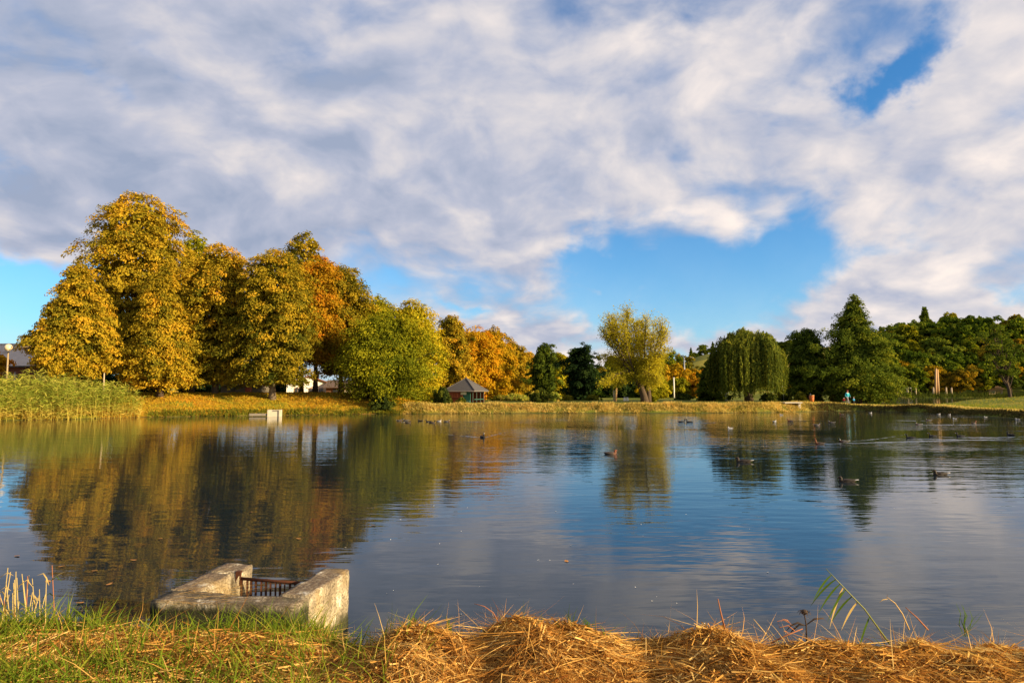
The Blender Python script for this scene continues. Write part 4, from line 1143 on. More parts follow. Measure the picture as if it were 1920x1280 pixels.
def rust_shader(t):
    co = obj_co(t); n = t.noise(co, 40, 5, .6)
    return principled(t, t.mix(n, (.03, .012, .007), (.11, .036, .014)), .9, bump(t, n, .004), .2)
RUST = mat('rusty_iron', rust_shader)

def rough_block(name, outline, z0, z1, parent, m_, seed, step=.032, amp=.006):
    """outline: 4 plan corners; a block whose skin is uneven and whose edges are worn"""
    import bmesh
    bm = bmesh.new()
    vs = [bm.verts.new((x, y, z0)) for x, y in outline]; vt = [bm.verts.new((x, y, z1)) for x, y in outline]
    bm.faces.new(vs[::-1]); bm.faces.new(vt)
    for i in range(4): bm.faces.new((vs[i], vs[(i + 1) % 4], vt[(i + 1) % 4], vt[i]))
    bmesh.ops.bevel(bm, geom=list(bm.edges), offset=.009, segments=2, affect='EDGES')
    for k in range(4):
        lng = [e for e in bm.edges if e.calc_length() > step * 1.6]
        if not lng: break
        bmesh.ops.subdivide_edges(bm, edges=lng, cuts=1, use_grid_fill=True)
    bmesh.ops.triangulate(bm, faces=[f for f in bm.faces if len(f.verts) > 4])
    bm.normal_update()
    from mathutils import noise
    for v in bm.verts:
        p = v.co * 9 + Vector((seed, 0, 0)); q = v.co * 30 + Vector((0, seed, 0))
        v.co += v.normal * (noise.noise(p) * amp * 1.4 + noise.noise(q) * amp * .8)
        if v.co.z > z1 - .03:
            v.co.z -= max(0, noise.noise(v.co * 4 + Vector((seed * 3, 1, 2)))) * .025
    me = bpy.data.meshes.new(name); bm.to_mesh(me); bm.free()
    me.polygons.foreach_set('use_smooth', [True] * len(me.polygons))
    return link(name, me, parent, m_)

def sluice():
    zt = .56
    A = on(281, 1123, zt); B = on(553, 1137, zt); Cr = on(655, 1068, zt); Dl = on(424, 1056, zt)
    t = thing('concrete_sluice', 'weathered concrete sluice box with a rusty grate at the near bank', 'sluice', (A.x, A.y, 0))
    L = lambda p: (p.x - A.x, p.y - A.y)
    a, b, c, d = L(A), L(B), L(Cr), L(Dl)
    lerp = lambda p, q, s: (p[0] + (q[0] - p[0]) * s, p[1] + (q[1] - p[1]) * s)
    fr = .23                                                     # front wall share of the depth
    a2, b2 = lerp(a, d, fr), lerp(b, c, fr)
    rough_block('front_wall', [a, b, b2, a2], -.55, zt - .004, t, CONCRETE_DARK, 1)
    wl = .205
    l0, l1 = lerp(a2, b2, wl), lerp(d, c, wl)
    mid, mid2 = lerp(a2, d, .62), lerp(l0, l1, .62)
    a3, l03 = lerp(a2, d, .004), lerp(l0, l1, .004)
    ins = lambda p, q: lerp(p, q, -.02)
    rough_block('left_wall', [a3, l03, mid2, mid], -.55, zt + .004, t, CONCRETE, 2)
    in2 = lerp(mid2, mid, .0); o1 = lerp(mid2, l1, .12)
    rough_block('left_pier', [lerp(mid, d, .06), lerp(lerp(mid2, mid, -.22), l1, .16), lerp(l1, d, -.10), d], -.55, zt + .012, t, CONCRETE, 3)
    rough_block('left_back', [lerp(mid, d, .003), lerp(lerp(mid2, mid, .35), l1, .003), lerp(lerp(mid2, mid, .30), l1, .30), lerp(mid, d, .15)], -.55, zt + .001, t, CONCRETE, 7)
    r0, r1 = lerp(a2, b2, 1 - wl * 1.02), lerp(d, c, 1 - wl)
    rough_block('right_wall', [lerp(r0, r1, .004), lerp(b2, c, .004), c, r1], -.55, zt + .010, t, CONCRETE_DRY, 4)
    g = thing('grate', '', '', (0, 0, 0)); g.parent = t
    g['label'] = 'rusty iron grate of upright bars'
    for k in ('category', 'group'):
        if k in g: del g[k]
    p0, p1 = lerp(mid2, l1, .22), lerp(r0, r1, .68)
    z1 = zt - .06
    MB().tube([(*lerp(p0, p1, -.06), z1), (*lerp(p0, p1, .5), z1 - .008), (*lerp(p0, p1, 1.06), z1 - .01)], .016, 8).build('rail', RUST, g, True)
    MB().tube([(*lerp(p0, p1, -.02), .02), (*lerp(p0, p1, 1.02), .02)], .016, 8).build('rail', RUST, g, True)
    rr = random.Random(4)
    for i in range(16):
        s = (i + .3 + rr.uniform(-.12, .12)) / 15.6; p = lerp(p0, p1, s)
        MB().box((p[0], p[1], (z1 - .35) / 2), (.013 + rr.uniform(0, .005), .022, z1 + .33), rr.uniform(-.3, .3)).build('bar', RUST, g)
    MB().box((*lerp(p0, p1, .035), zt - .06), (.05, .05, .14)).build('bracket', RUST, g)
sluice()
# bits of straw on the sluice
def sluice_straw():
    g = np.random.default_rng(77); n = 90
    A = on(281, 1123, .57); B = on(330, 1100, .57)
    x = g.uniform(-3.05, -2.45, n); y = g.uniform(5.95, 6.5, n)
    a = g.normal(.3, .5, n); D = np.stack([np.cos(a), np.sin(a), np.zeros(n)], 1)
    V, F = ribbons(np.stack([x, y, np.full(n, .583)], 1), D, g.uniform(.08, .3, n), np.full(n, .005), np.stack([g.normal(0, .2, n), g.normal(0, .2, n), np.full(n, .02)], 1), 2, np.stack([-D[:, 1], D[:, 0], D[:, 2]], 1), 7)
    o = link('loose_straw', np_mesh('loose_straw', V, F, False, {'tint': np.repeat(g.uniform(.5, .9, n), 2)}), None, LEAF['dry'])
    tag(o, 'loose straw lying on top of the concrete sluice', 'straw', None, 'stuff')
sluice_straw()

# ------------------------------------------------------------------ single plants on the near bank
def ribbon_mesh(pts, w0, side, tip=True):
    mb = MB(); b = 0; n = len(pts)
    for i, p in enumerate(pts):
        s = i / (n - 1); wd = w0 * (math.sin(math.pi * min(1, .12 + s * .9)) if tip else 1 - .5 * s) * .5 + .0006
        mb.v += [tuple(p - side * wd), tuple(p + Vector((0, 0, wd * .25))), tuple(p + side * wd)]
    for i in range(n - 1):
        for k in (0, 1): mb.f.append((3 * i + k, 3 * i + k + 1, 3 * i + k + 4, 3 * i + k + 3))
    return mb
GREEN_LEAF = leaf_mat('leaf_single_green', [(0, (.07, .12, .015)), (1, (.07, .12, .015))], .4)
STRAW_LEAF = leaf_mat('leaf_single_straw', [(0, (.5, .35, .12)), (1, (.5, .35, .12))], .3)

def bent_reed():
    Y = 5.05
    base, tip = at(1650, 1172, Y), at(1549, 1066, Y - .1)
    t = thing('bent_reed', 'bent green reed stem with hanging leaves over the water', 'reed', base)
    e = tip - base; m1 = e * .35 + Vector((.02, 0, -.02)); m2 = e * .7 + Vector((-.005, 0, .005))
    MB().tube([(0.05, -.03, -.12), m1, m2, e], [.006, .005, .0038, .002], 7).build('stem', mat('reed_stem', lambda q: principled(q, (.16, .17, .03), .5)), t, True)
    for k, (s, l0, ang, m_) in enumerate([(.18, .36, -.85, 0), (.42, .26, -.75, 1), (.52, .28, -.7, 0), (.64, .30, -.68, 0), (.74, .30, -.65, 0), (.82, .30, -.62, 0), (.90, .26, -.6, 0), (.68, .34, -.9, 1)]):
        c = e * s; dx = -math.cos(abs(ang) * 1.35); dz = -math.sin(abs(ang) * 1.35)
        pts = [c + Vector((dx * l0 * u * .75 - .02 * u, .04 * u * (k % 3 - 1), dz * l0 * u * (.55 + .35 * u))) for u in (0, .2, .4, .6, .8, 1)]
        ribbon_mesh(pts, .020, Vector((.75, .35, -.55)).normalized()).build('leaf', STRAW_LEAF if m_ else GREEN_LEAF, t, True)
bent_reed()

def seed_head():
    Y = 4.95; base = at(1512, 1190, Y); top = at(1508, 1150, Y)
    t = thing('withered_flower', 'withered dark seed head on a short stalk above the hay', 'plant', base)
    e = top - base; m_ = plain('withered_brown', (.05, .03, .018), .9)
    MB().tube([(0, 0, -.1), e * .5 + Vector((.006, 0, 0)), e], [.006, .005, .004], 6).build('stalk', m_, t, True)
    MB().ball(tuple(e + Vector((0, 0, .012))), (.024, .022, .018), 10, 7).build('seed_head', m_, t, True)
    for k in range(11):
        a = k * .6; o_ = e + Vector((.02 * math.cos(a), .02 * math.sin(a), .012))
        ribbon_mesh([o_, o_ + Vector((.018 * math.cos(a), .018 * math.sin(a), .004)), o_ + Vector((.03 * math.cos(a), .03 * math.sin(a), -.012))], .009, Vector((-math.sin(a), math.cos(a), 0))).build('petal', m_, t)
    for k, (a, l0, zz) in enumerate([(2.6, .12, -.02), (.4, .14, .03), (3.6, .1, -.05)]):
        o_ = e * .45; q = o_ + Vector((math.cos(a) * l0, 0, zz + .02)); q2 = o_ + Vector((math.cos(a) * l0 * 1.4, .02, zz - .04))
        ribbon_mesh([o_, o_.lerp(q, .5) + Vector((0, 0, .02)), q, q2], .014, Vector((0, .8, .6))).build('leaf', m_, t, True)
seed_head()

def stalk(label, pts_px, Y, r, m_, extra=0):
    P_ = [at(px, py, Y) for px, py in pts_px]; b = P_[0]
    t = thing('dry_stalk', label, 'stalk', b)
    MB().tube([p - b for p in P_], [r * (1 - .5 * i / (len(P_) - 1)) for i in range(len(P_))], 6).build('stem', m_, t, True)
    rr = random.Random(int(pts_px[0][0]))
    e = P_[-1] - b
    for k in range(extra):
        a = rr.uniform(0, 6.28); o_ = e * rr.uniform(.4, 1)
        q = o_ + Vector((math.cos(a) * .06, 0, rr.uniform(-.03, .04)))
        ribbon_mesh([o_, o_.lerp(q, .6) + Vector((0, 0, .01)), q], .008, Vector((0, .7, .7))).build('leaf', m_, t, True)
rb = plain('stalk_red', (.30, .11, .04), .8); st = plain('stalk_straw', (.58, .38, .13), .8)
stalk('reddish pointed stalk on the steep hay heap', [(1359, 1178), (1352, 1150), (1346, 1122)], 4.9, .007, rb)
stalk('upright straw stalk standing in the dip between hay heaps', [(1211, 1238), (1211, 1215), (1211, 1194)], 4.75, .004, st)
stalk('curved reddish stalk leaning over the dip beside the largest hay heap', [(934, 1165), (925, 1148), (908, 1136), (889, 1131)], 5.1, .004, rb)
stalk('broken straw pair rising behind the bent reed root', [(1705, 1180), (1692, 1150), (1678, 1130), (1662, 1118)], 5.0, .005, st, 2)
stalk('thick orange brown stalk leaning behind the long hay heap', [(1740, 1180), (1720, 1158), (1698, 1138)], 5.0, .006, rb)
stalk('reddish stalk lying slanted from the withered seed head', [(1445, 1205), (1475, 1190), (1505, 1178)], 4.9, .006, rb, 2)
stalk('curly withered stem beside the dark seed head', [(1490, 1182), (1478, 1172), (1462, 1176), (1458, 1164), (1470, 1162), (1482, 1168)], 4.95, .004, rb, 2)
stalk('pale straw stalk slanting over the bare water gap by the steep heap', [(1446, 1200), (1430, 1180), (1413, 1160)], 4.95, .004, st)

def grass_tuft(label, px, py, Y, n, h, seed):
    b = at(px, py, Y); t = thing('grass_tuft', label, 'grass', b, 0); g = random.Random(seed)
    for k in range(n):
        a = g.gauss(0, .16); l0 = h * g.uniform(.5, 1)
        pts = [Vector((g.gauss(0, .012) + math.sin(a) * l0 * u + a * .12 * u * u, 0.02 * u * g.gauss(0, 1), l0 * u - .04)) for u in (0, .35, .7, 1)]
        ribbon_mesh(pts, .0085, Vector((.9, .4, 0)).normalized()).build('blade', GREEN_LEAF, t, True)
grass_tuft('tall fresh green grass tuft rising from the hay beyond the bent reed', 1811, 1182, 5.0, 9, .24, 3)
grass_tuft('small green grass tuft beside the largest hay heap crest', 1102, 1172, 5.0, 6, .11, 4)
grass_tuft('small green grass tuft on the rounded hay heap crest', 776, 1165, 5.0, 7, .11, 5)
grass_tuft('green grass tuft at the water just past the rounded heap', 842, 1182, 5.1, 7, .16, 6)

# cut reed stubble standing in the water on the left
st2 = plain('reed_straw', (.40, .29, .10), .8)
rr = random.Random(12)
for i in range(40):
    px = rr.choice([rr.gauss(8, 14), rr.gauss(20, 16), rr.gauss(62, 10), rr.uniform(70, 112), rr.gauss(-15, 12)]); Y = rr.uniform(5.75, 6.35)
    x = X(px, Y); top = Z(rr.gauss(1100, 20) if px > 30 else rr.gauss(1092, 22), Y)
    top = max(.25, min(top, .95)); leafy = rr.random() < .55
    b = Vector((x, Y, -.15)); t = thing('cut_reed', ('straw coloured cut reed stem with a curled leaf' if leafy else 'bare straw coloured cut reed stem') + ' at the edge of the near bank', 'reed', b, 0, 'cut reeds at the near bank')
    ln, bw = rr.gauss(.03, .10), rr.gauss(0, .03)
    m_ = st2 if rr.random() < .75 else rb
    MB().tube([(0, 0, 0), (ln * .35 + bw, bw, (top + .15) * .5), (ln, 0, top + .15)], [.006, .005, .003], 6).build('stem', m_, t, True)
    for q in range(rr.randint(1, 3) if leafy else 0):
        f = rr.uniform(.55, .95); o_ = Vector((ln * f, 0, (top + .15) * f)); s = rr.choice((-1, 1)); k_ = rr.uniform(.5, 1.3)
        ribbon_mesh([o_, o_ + Vector((s * .02, 0, .05)) * k_, o_ + Vector((s * .06, .02, .08)) * k_, o_ + Vector((s * .11, .02, .05 + rr.uniform(-.06, .06))) * k_], .014, Vector((0, .8, .6))).build('leaf', GREEN_LEAF if rr.random() < .35 else STRAW_LEAF, t, True)

# ------------------------------------------------------------------ ducks
def loft(rings, n=14):
    """rings: (x, z, half width, half height); one closed skin along a path in the xz plane"""
    V, F, T = [], [], []; m_ = len(rings)
    for i, (x, z, ry, rz) in enumerate(rings):
        a, b = rings[max(i - 1, 0)], rings[min(i + 1, m_ - 1)]
        t = Vector((b[0] - a[0], 0, b[1] - a[1])).normalized(); u = Vector((-t.z, 0, t.x))
        for k in range(n):
            th = 2 * math.pi * k / n
            V.append(tuple(Vector((x, 0, z)) + Vector((0, 1, 0)) * ry * math.cos(th) + u * rz * math.sin(th)))
    for i in range(m_ - 1):
        for k in range(n):
            F.append((i * n + k, i * n + (k + 1) % n, (i + 1) * n + (k + 1) % n, (i + 1) * n + k)); T.append((i + .5) / (m_ - 1))
    F.append(tuple(range(n - 1, -1, -1))); T.append(0); F.append(tuple((m_ - 1) * n + k for k in range(n))); T.append(1)
    return V, F, T

def duck_mesh(pose):
    body = [(-.30, .105, .006, .004), (-.275, .098, .035, .012), (-.22, .078, .065, .035), (-.13, .058, .10, .075), (-.02, .045, .125, .095), (.09, .045, .120, .097), (.165, .06, .092, .080)]
    if pose == 'swim':
        neck = [(.205, .095, .058, .056), (.218, .145, .040, .040), (.225, .185, .036, .036), (.245, .218, .040, .040), (.275, .232, .042, .043), (.305, .230, .034, .034), (.325, .224, .022, .018), (.35, .218, .019, .010), (.375, .214, .014, .006)]
    elif pose == 'alert':
        neck = [(.20, .10, .055, .055), (.205, .16, .036, .037), (.205, .215, .031, .032), (.215, .255, .036, .036), (.245, .275, .040, .040), (.275, .274, .033, .032), (.295, .268, .022, .018), (.32, .262, .019, .010), (.345, .258, .014, .006)]
    else:  # head drawn in, resting low
        neck = [(.19, .10, .07, .062), (.185, .135, .055, .050), (.18, .165, .046, .044), (.19, .185, .042, .040), (.215, .192, .042, .040), (.245, .186, .034, .032), (.262, .180, .022, .017), (.285, .174, .019, .010), (.305, .170, .014, .006)]
    V, F, T = loft(body + neck)
    me = bpy.data.meshes.new('duck_body'); me.from_pydata(V, [], F); me.update()
    me.polygons.foreach_set('use_smooth', [True] * len(F))
    a = me.attributes.new('tint', 'FLOAT', 'FACE'); a.data.foreach_set('value', T)
    return me

def duck_mat(name, stops):
    def fn(t):
        a = t.node('ShaderNodeAttribute', attribute_name='tint').outputs['Fac']
        c = t.ramp(a, stops, 'CONSTANT'); co = obj_co(t)
        return principled(t, t.mix(t.mul(t.step(t.noise(co, 60, 4, .6), .45, .62), .5), c, t.mix(1.0, c, (.4, .38, .35), 'MULTIPLY')), .7, None, .3)
    return mat(name, fn)
DUCKM = {
    'drake': duck_mat('drake_plumage', [(0, (.02, .018, .016)), (.14, (.10, .09, .08)), (.36, (.06, .03, .018)), (.52, (.4, .38, .35)), (.58, (.012, .035, .022)), (.86, (.42, .32, .05))]),
    'hen': duck_mat('hen_plumage', [(0, (.04, .03, .02)), (.14, (.032, .022, .014)), (.36, (.045, .03, .018)), (.54, (.032, .022, .014)), (.86, (.12, .07, .025))]),
    'red': duck_mat('rufous_plumage', [(0, (.04, .03, .025)), (.14, (.04, .026, .02)), (.36, (.12, .045, .02)), (.54, (.22, .07, .025)), (.86, (.08, .07, .06))]),
    'coot': duck_mat('coot_plumage', [(0, (.012, .012, .014)), (.5, (.008, .008, .009)), (.86, (.6, .55, .5))]),
    'gull': duck_mat('gull_plumage', [(0, (.06, .06, .06)), (.1, (.25, .26, .28)), (.4, (.5, .48, .45)), (.6, (.42, .41, .40)), (.86, (.3, .12, .05))]),
}
WINGM = {'drake': plain('drake_wing', (.07, .065, .06), .7), 'hen': plain('hen_wing', (.025, .018, .013), .7), 'red': plain('red_wing', (.04, .028, .022), .7), 'coot': plain('coot_wing', (.01, .01, .012), .7), 'gull': plain('gull_wing', (.2, .2, .21), .7)}
BILL = {'drake': plain('bill_yellow', (.45, .34, .05), .5), 'hen': plain('bill_brown', (.2, .11, .04), .5), 'red': plain('bill_grey', (.15, .13, .12), .5), 'coot': plain('bill_white', (.6, .56, .5), .5), 'gull': plain('bill_red', (.35, .08, .04), .5)}
TAILW = plain('tail_white', (.7, .66, .6), .7)
DM = {p: duck_mesh(p) for p in ('swim', 'alert', 'rest')}
def wing_mesh(s):
    V, F, T = loft([(-.27, .112, .010, .005), (-.2, .105, .018, .022), (-.08, .088, .026, .05), (.05, .078, .026, .055), (.12, .075, .012, .03)], 8)
    V = [(x, y * .8 + s * (.085 + .02 * math.sin((x + .27) * 7)), z) for x, y, z in V]
    me = bpy.data.meshes.new('duck_wing'); me.from_pydata(V, [], F); me.update(); me.polygons.foreach_set('use_smooth', [True] * len(F))
    return me
WM = {s: wing_mesh(s) for s in (-1, 1)}
def eye_mesh():
    mb = MB().ball((0, 0, 0), .007, 8, 6); me = bpy.data.meshes.new('duck_eye'); me.from_pydata(mb.v, [], mb.f); return me
EM = eye_mesh(); EYE = plain('eye_black', (.004, .004, .004), .1)
mb_ = MB().poly([(-.36, -.03, .118), (-.36, .03, .118), (-.26, .045, .10), (-.26, -.045, .10), (-.36, -.03, .126), (-.36, .03, .126), (-.26, .045, .115), (-.26, -.045, .115)], [(0, 1, 2, 3), (7, 6, 5, 4), (0, 4, 5, 1), (1, 5, 6, 2), (2, 6, 7, 3), (3, 7, 4, 0)])
TM = bpy.data.meshes.new('duck_tail'); TM.from_pydata(mb_.v, [], mb_.f)
HEAD = {'swim': (.285, .238, .039), 'alert': (.255, .282, .037), 'rest': (.225, .197, .039)}

def with_mat(me, m_, cache={}):
    key = (me.name, m_.name)
    if key not in cache:
        c = me.copy(); c.materials.clear(); c.materials.append(m_); cache[key] = c
    return cache[key]

def duck(label, px, py, kind, heading, pose='swim', s=1.0, group=None, z=-.035):
    p = on(px, py, 0.0)
    t = thing('gull' if kind == 'gull' else 'duck', label, 'gull' if kind == 'gull' else 'duck', (p.x, p.y, z * s), R(heading), group)
    s *= .8; t.scale = (s, s, s)
    b = link('body', with_mat(DM[pose], DUCKM[kind]), t)
    for k in (-1, 1):
        link('wing', with_mat(WM[k], WINGM[kind]), t)
        hx, hz, hw_ = HEAD[pose]
        e = link('eye', with_mat(EM, EYE), b); e.location = (hx + .012, k * hw_ * .95, hz + .008)
    link('tail', with_mat(TM, TAILW if kind in ('drake', 'hen') else WINGM[kind]), t)
    return t

G1 = 'ducks swimming in a loose party near the kiosk'
for px, py, k_, hd, po, lab in [
        (749, 788.5, 'drake', 0, 'swim', 'dark headed duck leading the party that drifts below the kiosk'), (761, 788.5, 'drake', 180, 'swim', 'duck facing the leader of the party below the kiosk'), (765, 792.5, 'hen', 10, 'rest', 'brown duck just beside the one facing the leader below the kiosk'),
        (788, 789, 'hen', 160, 'rest', 'lone small brown duck in a gap of the party below the kiosk'), (804, 790.5, 'coot', 180, 'swim', 'black duck paired with a brown one below the kiosk'), (810, 792.5, 'hen', 0, 'swim', 'brown duck paired with a black one below the kiosk'),
        (823, 789.5, 'gull', 0, 'swim', 'whitish bird between the ducks below the kiosk'), (838, 790, 'drake', 0, 'alert', 'dark duck drawing a long thin wake below the kiosk')]:
    duck(lab, px, py, k_, hd, po, .8 if k_ == 'gull' else 1.0, G1)
duck('dark duck swimming away with a bright spreading wake', 905, 820, 'coot', -75, 'alert', 1.15)
duck('black duck with raised neck facing its twin off the straight bank', 1278, 791, 'coot', 0, 'swim', 1.2, 'pair of black ducks')
duck('black duck turned towards its twin off the straight bank', 1293, 791.5, 'coot', 180, 'alert', 1.2, 'pair of black ducks')
duck('rust red duck resting on the golden willow reflection', 1145, 851, 'red', 5, 'rest', 1.15)
duck('pale grey bird in the upper weeping willow reflection', 1369, 803, 'gull', 200, 'rest', .85)
duck('dark duck resting at the lower end of the weeping willow reflection', 1394, 866, 'hen', 170, 'rest', 1.15)
duck('large dark duck resting on the great tree reflection', 1588, 903, 'hen', 172, 'rest', 1.0)
duck('large dark brown duck with pale tail resting apart on open water', 1763, 890, 'hen', 184, 'rest', 1.0)
G2 = 'ducks and gulls scattered off the curved bank'
for px, py, k_, hd, po, lab in [
        (1465, 777.5, 'gull', 180, 'rest', 'tiny white gull close to the concrete slab'), (1578, 777, 'red', 180, 'swim', 'reddish duck lit bright below the walkers'), (1632, 774, 'gull', 0, 'rest', 'white gull near the bank right of the walkers'),
        (1482, 789, 'red', 180, 'swim', 'reddish duck ahead of a thin wake near the concrete slab'), (1532, 797, 'drake', 0, 'swim', 'dark duck with pale flank in front of the great dark tree'), (1559, 792, 'drake', 170, 'swim', 'dark duck nearer the bank in front of the great dark tree'),
        (1537, 832, 'red', 180, 'alert', 'brown duck leading the long wake on the dark reflection'), (1582, 828, 'drake', 175, 'swim', 'duck following second along the long wake'), (1722, 796, 'drake', 180, 'alert', 'dark headed duck swimming off the curved bank'),
        (1741, 788, 'drake', 180, 'swim', 'pale sided duck with a straight wake off the curved bank'), (1707, 821, 'coot', 170, 'alert', 'black necked duck at the start of the row on the ripples'), (1749, 818, 'coot', 180, 'alert', 'second black duck in the row on the ripples'),
        (1801, 818, 'coot', 178, 'alert', 'third black duck in the row on the ripples'), (1895, 816, 'coot', 100, 'alert', 'black duck at the end of the row on the ripples'), (1826, 793.5, 'red', 20, 'swim', 'brown duck between the row and the curved bank'),
        (1790, 785, 'gull', 170, 'rest', 'pale grey bird resting close to the curved bank'), (1848, 782, 'gull', 190, 'alert', 'white gull sitting between two others close to the curved bank'), (1908, 786, 'gull', 160, 'swim', 'white gull at the farthest end of the curved bank'),
        (1780, 777.5, 'gull', 20, 'rest', 'small grey gull in the shadow of the curved bank'), (1760, 776.5, 'gull', 0, 'rest', 'tiny grey gull beside the shadow of the curved bank'), (1452, 790, 'gull', 20, 'rest', 'little grey bird near the thin wake by the slab')]:
    duck(lab, px, py, k_, hd, 'rest' if k_ == 'gull' else po, .75 if k_ == 'gull' else .98, G2)

# wakes: low ridges of water trailing from the swimming birds
def wake(pts_px, w0, h, name='wake'):
    P_ = [on(px, py, 0) for px, py in pts_px]; mb = MB(); n = 26; rr = random.Random(int(pts_px[0][0]))
    for i in range(n):
        s = i / (n - 1) * (len(P_) - 1); a = min(int(s), len(P_) - 2); p = P_[a].lerp(P_[a + 1], s - a)
        t = (P_[a + 1] - P_[a]).normalized(); sd = Vector((-t.y, t.x, 0)); f = math.sin(math.pi * (i + .5) / n) ** .5
        ww, hh = w0 * .9 * (.6 + .8 * i / n), h * .55 * f * rr.uniform(.3, 1.3)
        p = p + sd * rr.gauss(0, w0 * .06)
        mb.v += [tuple(p - sd * ww + Vector((0, 0, -.004))), tuple(p - sd * ww * .4 + Vector((0, 0, hh * .6))), tuple(p + Vector((0, 0, hh))), tuple(p + sd * ww * .4 + Vector((0, 0, hh * .6))), tuple(p + sd * ww + Vector((0, 0, -.004)))]
    for i in range(n - 1):
        for k in range(4): mb.f.append((5 * i + k, 5 * i + k + 1, 5 * i + k + 6, 5 * i + k + 5))
    mb.build(name, WATER, pond, True)
wake([(903, 820), (875, 817.5), (828, 813)], .14, .035)
wake([(908, 820), (925, 815), (950, 809.5)], .14, .03)
wake([(842, 790.5), (920, 792), (1000, 793)], .16, .02); wake([(842, 790), (920, 790.2), (1020, 790.5)], .16, .02)
wake([(1486, 789.3), (1515, 789.2), (1550, 788.8)], .16, .025)
wake([(1541, 832), (1600, 830.5), (1680, 828), (1800, 825), (1915, 822)], .2, .04); wake([(1586, 828), (1640, 823), (1700, 814)], .16, .03)
wake([(1745, 788.4), (1700, 788.3), (1660, 788)], .16, .022); wake([(1726, 796.2), (1800, 796), (1900, 795)], .16, .022)
wake([(1711, 822), (1800, 824), (1920, 826)], .16, .03); wake([(1753, 818.5), (1830, 821), (1920, 822)], .15, .025); wake([(1805, 818.5), (1860, 820), (1920, 818)], .15, .025)
wake([(1275, 792), (1230, 792.4), (1190, 792.5)], .15, .02); wake([(1296, 792), (1340, 792), (1390, 791)], .15, .02)

# small feathers and leaves afloat
def fluff_mesh(nm, w_, h_):
    mb = MB(); n = 7
    for i in range(n):
        s = i / (n - 1); ww = w_ * math.sin(math.pi * (.1 + .85 * s))
        mb.v += [(h_ * (s - .5), -ww, .004 + .012 * s * s), (h_ * (s - .5), 0, .006 + .006 * s), (h_ * (s - .5), ww, .004 + .012 * s * s)]
    for i in range(n - 1):
        for k in (0, 1): mb.f.append((3 * i + k, 3 * i + k + 1, 3 * i + k + 4, 3 * i + k + 3))
    me = bpy.data.meshes.new(nm); me.from_pydata(mb.v, [], mb.f); return me
FL = fluff_mesh('feather', .012, .05); FL.materials.append(WHITE_PAINT)
LFm = fluff_mesh('floating_leaf', .03, .08); LFm.materials.append(plain('fallen_leaf', (.34, .15, .03), .7))
rr = random.Random(19)
for i in range(36):
    px, py = (rr.uniform(640, 1500), rr.uniform(930, 1180)) if i < 30 else (rr.uniform(200, 1900), rr.uniform(900, 1100))
    p = on(px, py, 0.002); o = link('feather', FL); o.location = p; o.rotation_euler = (0, 0, rr.uniform(0, 6.28)); s = rr.uniform(.3, .7) * (.5 + p.y * .04); o.scale = (s, s, s)
    tag(o, 'tiny white feather afloat on the open water', 'feather', 'feathers afloat on the pond')
for px, py in [(1062, 1052), (32, 1042), (90, 1090), (178, 1070), (205, 1095), (150, 1130), (560, 1010), (470, 960), (1157, 1190), (700, 985), (250, 1050), (115, 1062), (300, 1010)]:
    p = on(px, py, 0.002); o = link('floating_leaf', LFm); o.location = p; o.rotation_euler = (0, 0, rr.uniform(0, 6.28))
    tag(o, 'brown fallen leaf afloat on the pond', 'leaf', 'fallen leaves afloat on the pond')

# ------------------------------------------------------------------ people on the far lawn
def skin_body(name, joints, edges, parent, m_, root=0):
    me = bpy.data.meshes.new(name); me.from_pydata([j[:3] for j in joints], edges, []); me.update()
    o = link(name, me, parent, m_)
    sk = o.modifiers.new('skin', 'SKIN'); sk.use_smooth_shade = True
    if not me.skin_vertices:
        with bpy.context.temp_override(object=o, active_object=o, mesh=me):
            bpy.ops.mesh.customdata_skin_add()
    layer = me.skin_vertices[0].data
    for i, j in enumerate(joints):
        layer[i].radius = (j[3], j[4] if len(j) > 4 else j[3]); layer[i].use_root = (i == root)
    sb = o.modifiers.new('subdivision', 'SUBSURF'); sb.levels = 1; sb.render_levels = 2
    return o

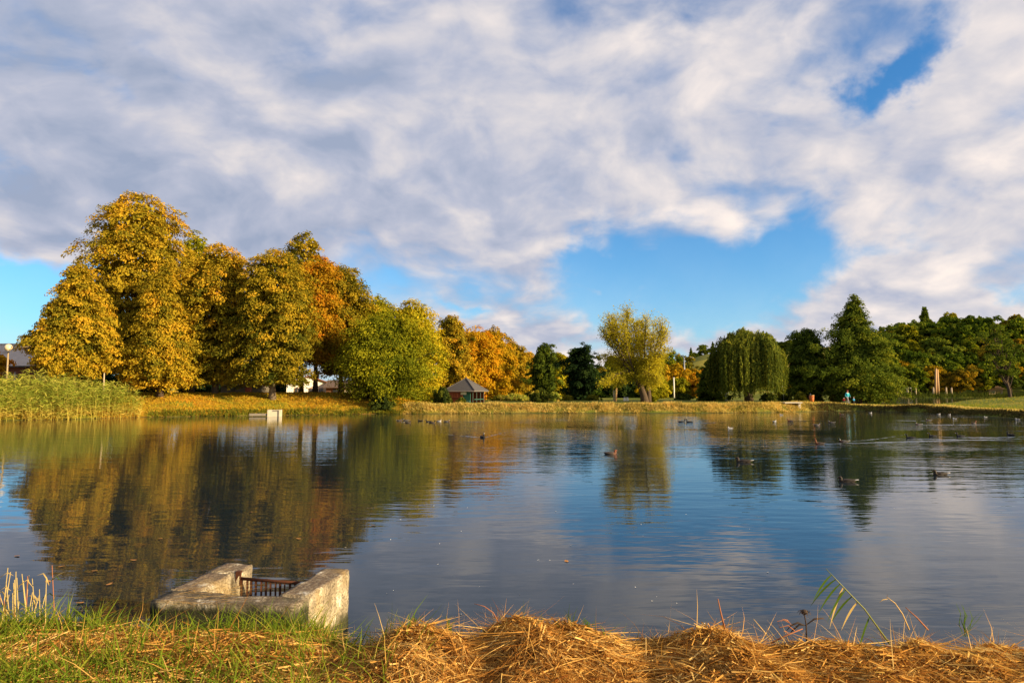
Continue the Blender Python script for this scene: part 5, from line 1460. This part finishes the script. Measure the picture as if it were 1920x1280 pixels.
def body_parts(h, stride, armswing):
    """joints of a walking figure of height h facing +y; returns (body joints, edges), (jacket joints, edges)"""
    k = h / 1.7
    leg = lambda s: [(s * .09, 0, .88, .085), (s * .10, stride * s * .18 + .03, .48, .062), (s * .10, stride * s * .34 - .05 * (s > 0), .10, .042), (s * .11, stride * s * .34 + .12, .045, .036)]
    J = [(0, 0, .92, .12, .10), (0, 0, 1.12, .115, .09), (0, 0, 1.38, .13, .09), (0, .01, 1.47, .05), (0, .02, 1.53, .075, .085), (0, .025, 1.62, .085, .095), (0, .02, 1.67, .05)]
    E = [(0, 1), (1, 2), (2, 3), (3, 4), (4, 5), (5, 6)]
    for s in (-1, 1):
        b = len(J); J += leg(s); E += [(0, b), (b, b + 1), (b + 1, b + 2), (b + 2, b + 3)]
        b = len(J); a = armswing * s
        J += [(s * .19, 0, 1.36, .052), (s * .25, -a * .08, 1.10, .042), (s * .26, -a * .05 + .10, .88, .034), (s * .26, -a * .05 + .15, .80, .03)]
        E += [(2, b), (b, b + 1), (b + 1, b + 2), (b + 2, b + 3)]
    JK = [(0, 0, .84, .165, .135), (0, 0, .98, .155, .13), (0, 0, 1.14, .15, .12), (0, 0, 1.36, .16, .115), (0, .005, 1.43, .075)]
    EK = [(0, 1), (1, 2), (2, 3), (3, 4)]
    for s in (-1, 1):
        b = len(JK); a = armswing * s
        JK += [(s * .19, 0, 1.36, .07), (s * .25, -a * .08, 1.10, .06), (s * .26, -a * .05 + .09, .90, .05)]
        EK += [(3, b), (b, b + 1), (b + 1, b + 2)]
    sc = lambda L: [tuple(v * k for v in j) for j in L]
    return (sc(J), E), (sc(JK), EK)

def figure_mat(name, skin, legs, h):
    def fn(t):
        z = t.sep(obj_co(t))[2]
        c = t.mix(t.step(z, h * .70, h * .72), legs, skin)
        c = t.mix(t.step(z, h * .06, h * .04), c, (.03, .025, .02))
        return principled(t, c, .8)
    return mat(name, fn)

def person(label, px, d, h, rz, jacket, legs, hat=None, stride=1.0, hair=(.05, .03, .02)):
    x = X(px, d); zb = gz(x, d)
    t = thing('person', label, 'person', (x, d, zb), R(rz))
    (J, E), (JK, EK) = body_parts(h, stride, stride)
    skin_body('body', J, E, t, figure_mat('figure_%d' % int(px), (.45, .26, .18), legs, h))
    skin_body('jacket', JK, EK, t, plain('jacket_%d' % int(px), jacket, .75, .15, 12))
    k = h / 1.7
    MB().ball((0, .01 * k, 1.66 * k), (.105 * k, .118 * k, .085 * k), 14, 9).build('hat' if hat else 'hair', plain('head_%d' % int(px), hat or hair, .85), t, True)
    return t
person('walker in a turquoise jacket and dark red cap leading children across the lawn', 1587, 80, 1.60, 200, (.04, .42, .50), (.30, .27, .30), (.32, .03, .03))
person('small child in a red jacket and pale hat beside the turquoise walker', 1580, 80.4, .72, 150, (.65, .03, .03), (.12, .08, .08), (.75, .7, .62), .6)
person('small child in a blue jacket and pale pink hat beside the turquoise walker', 1598.5, 80.2, .86, 215, (.03, .33, .60), (.05, .05, .06), (.75, .5, .5), .7)
person('person in pale clothes standing in the shade of the weeping willow', 1360, 92, 1.70, 170, (.42, .46, .52), (.35, .38, .45), None, .3)
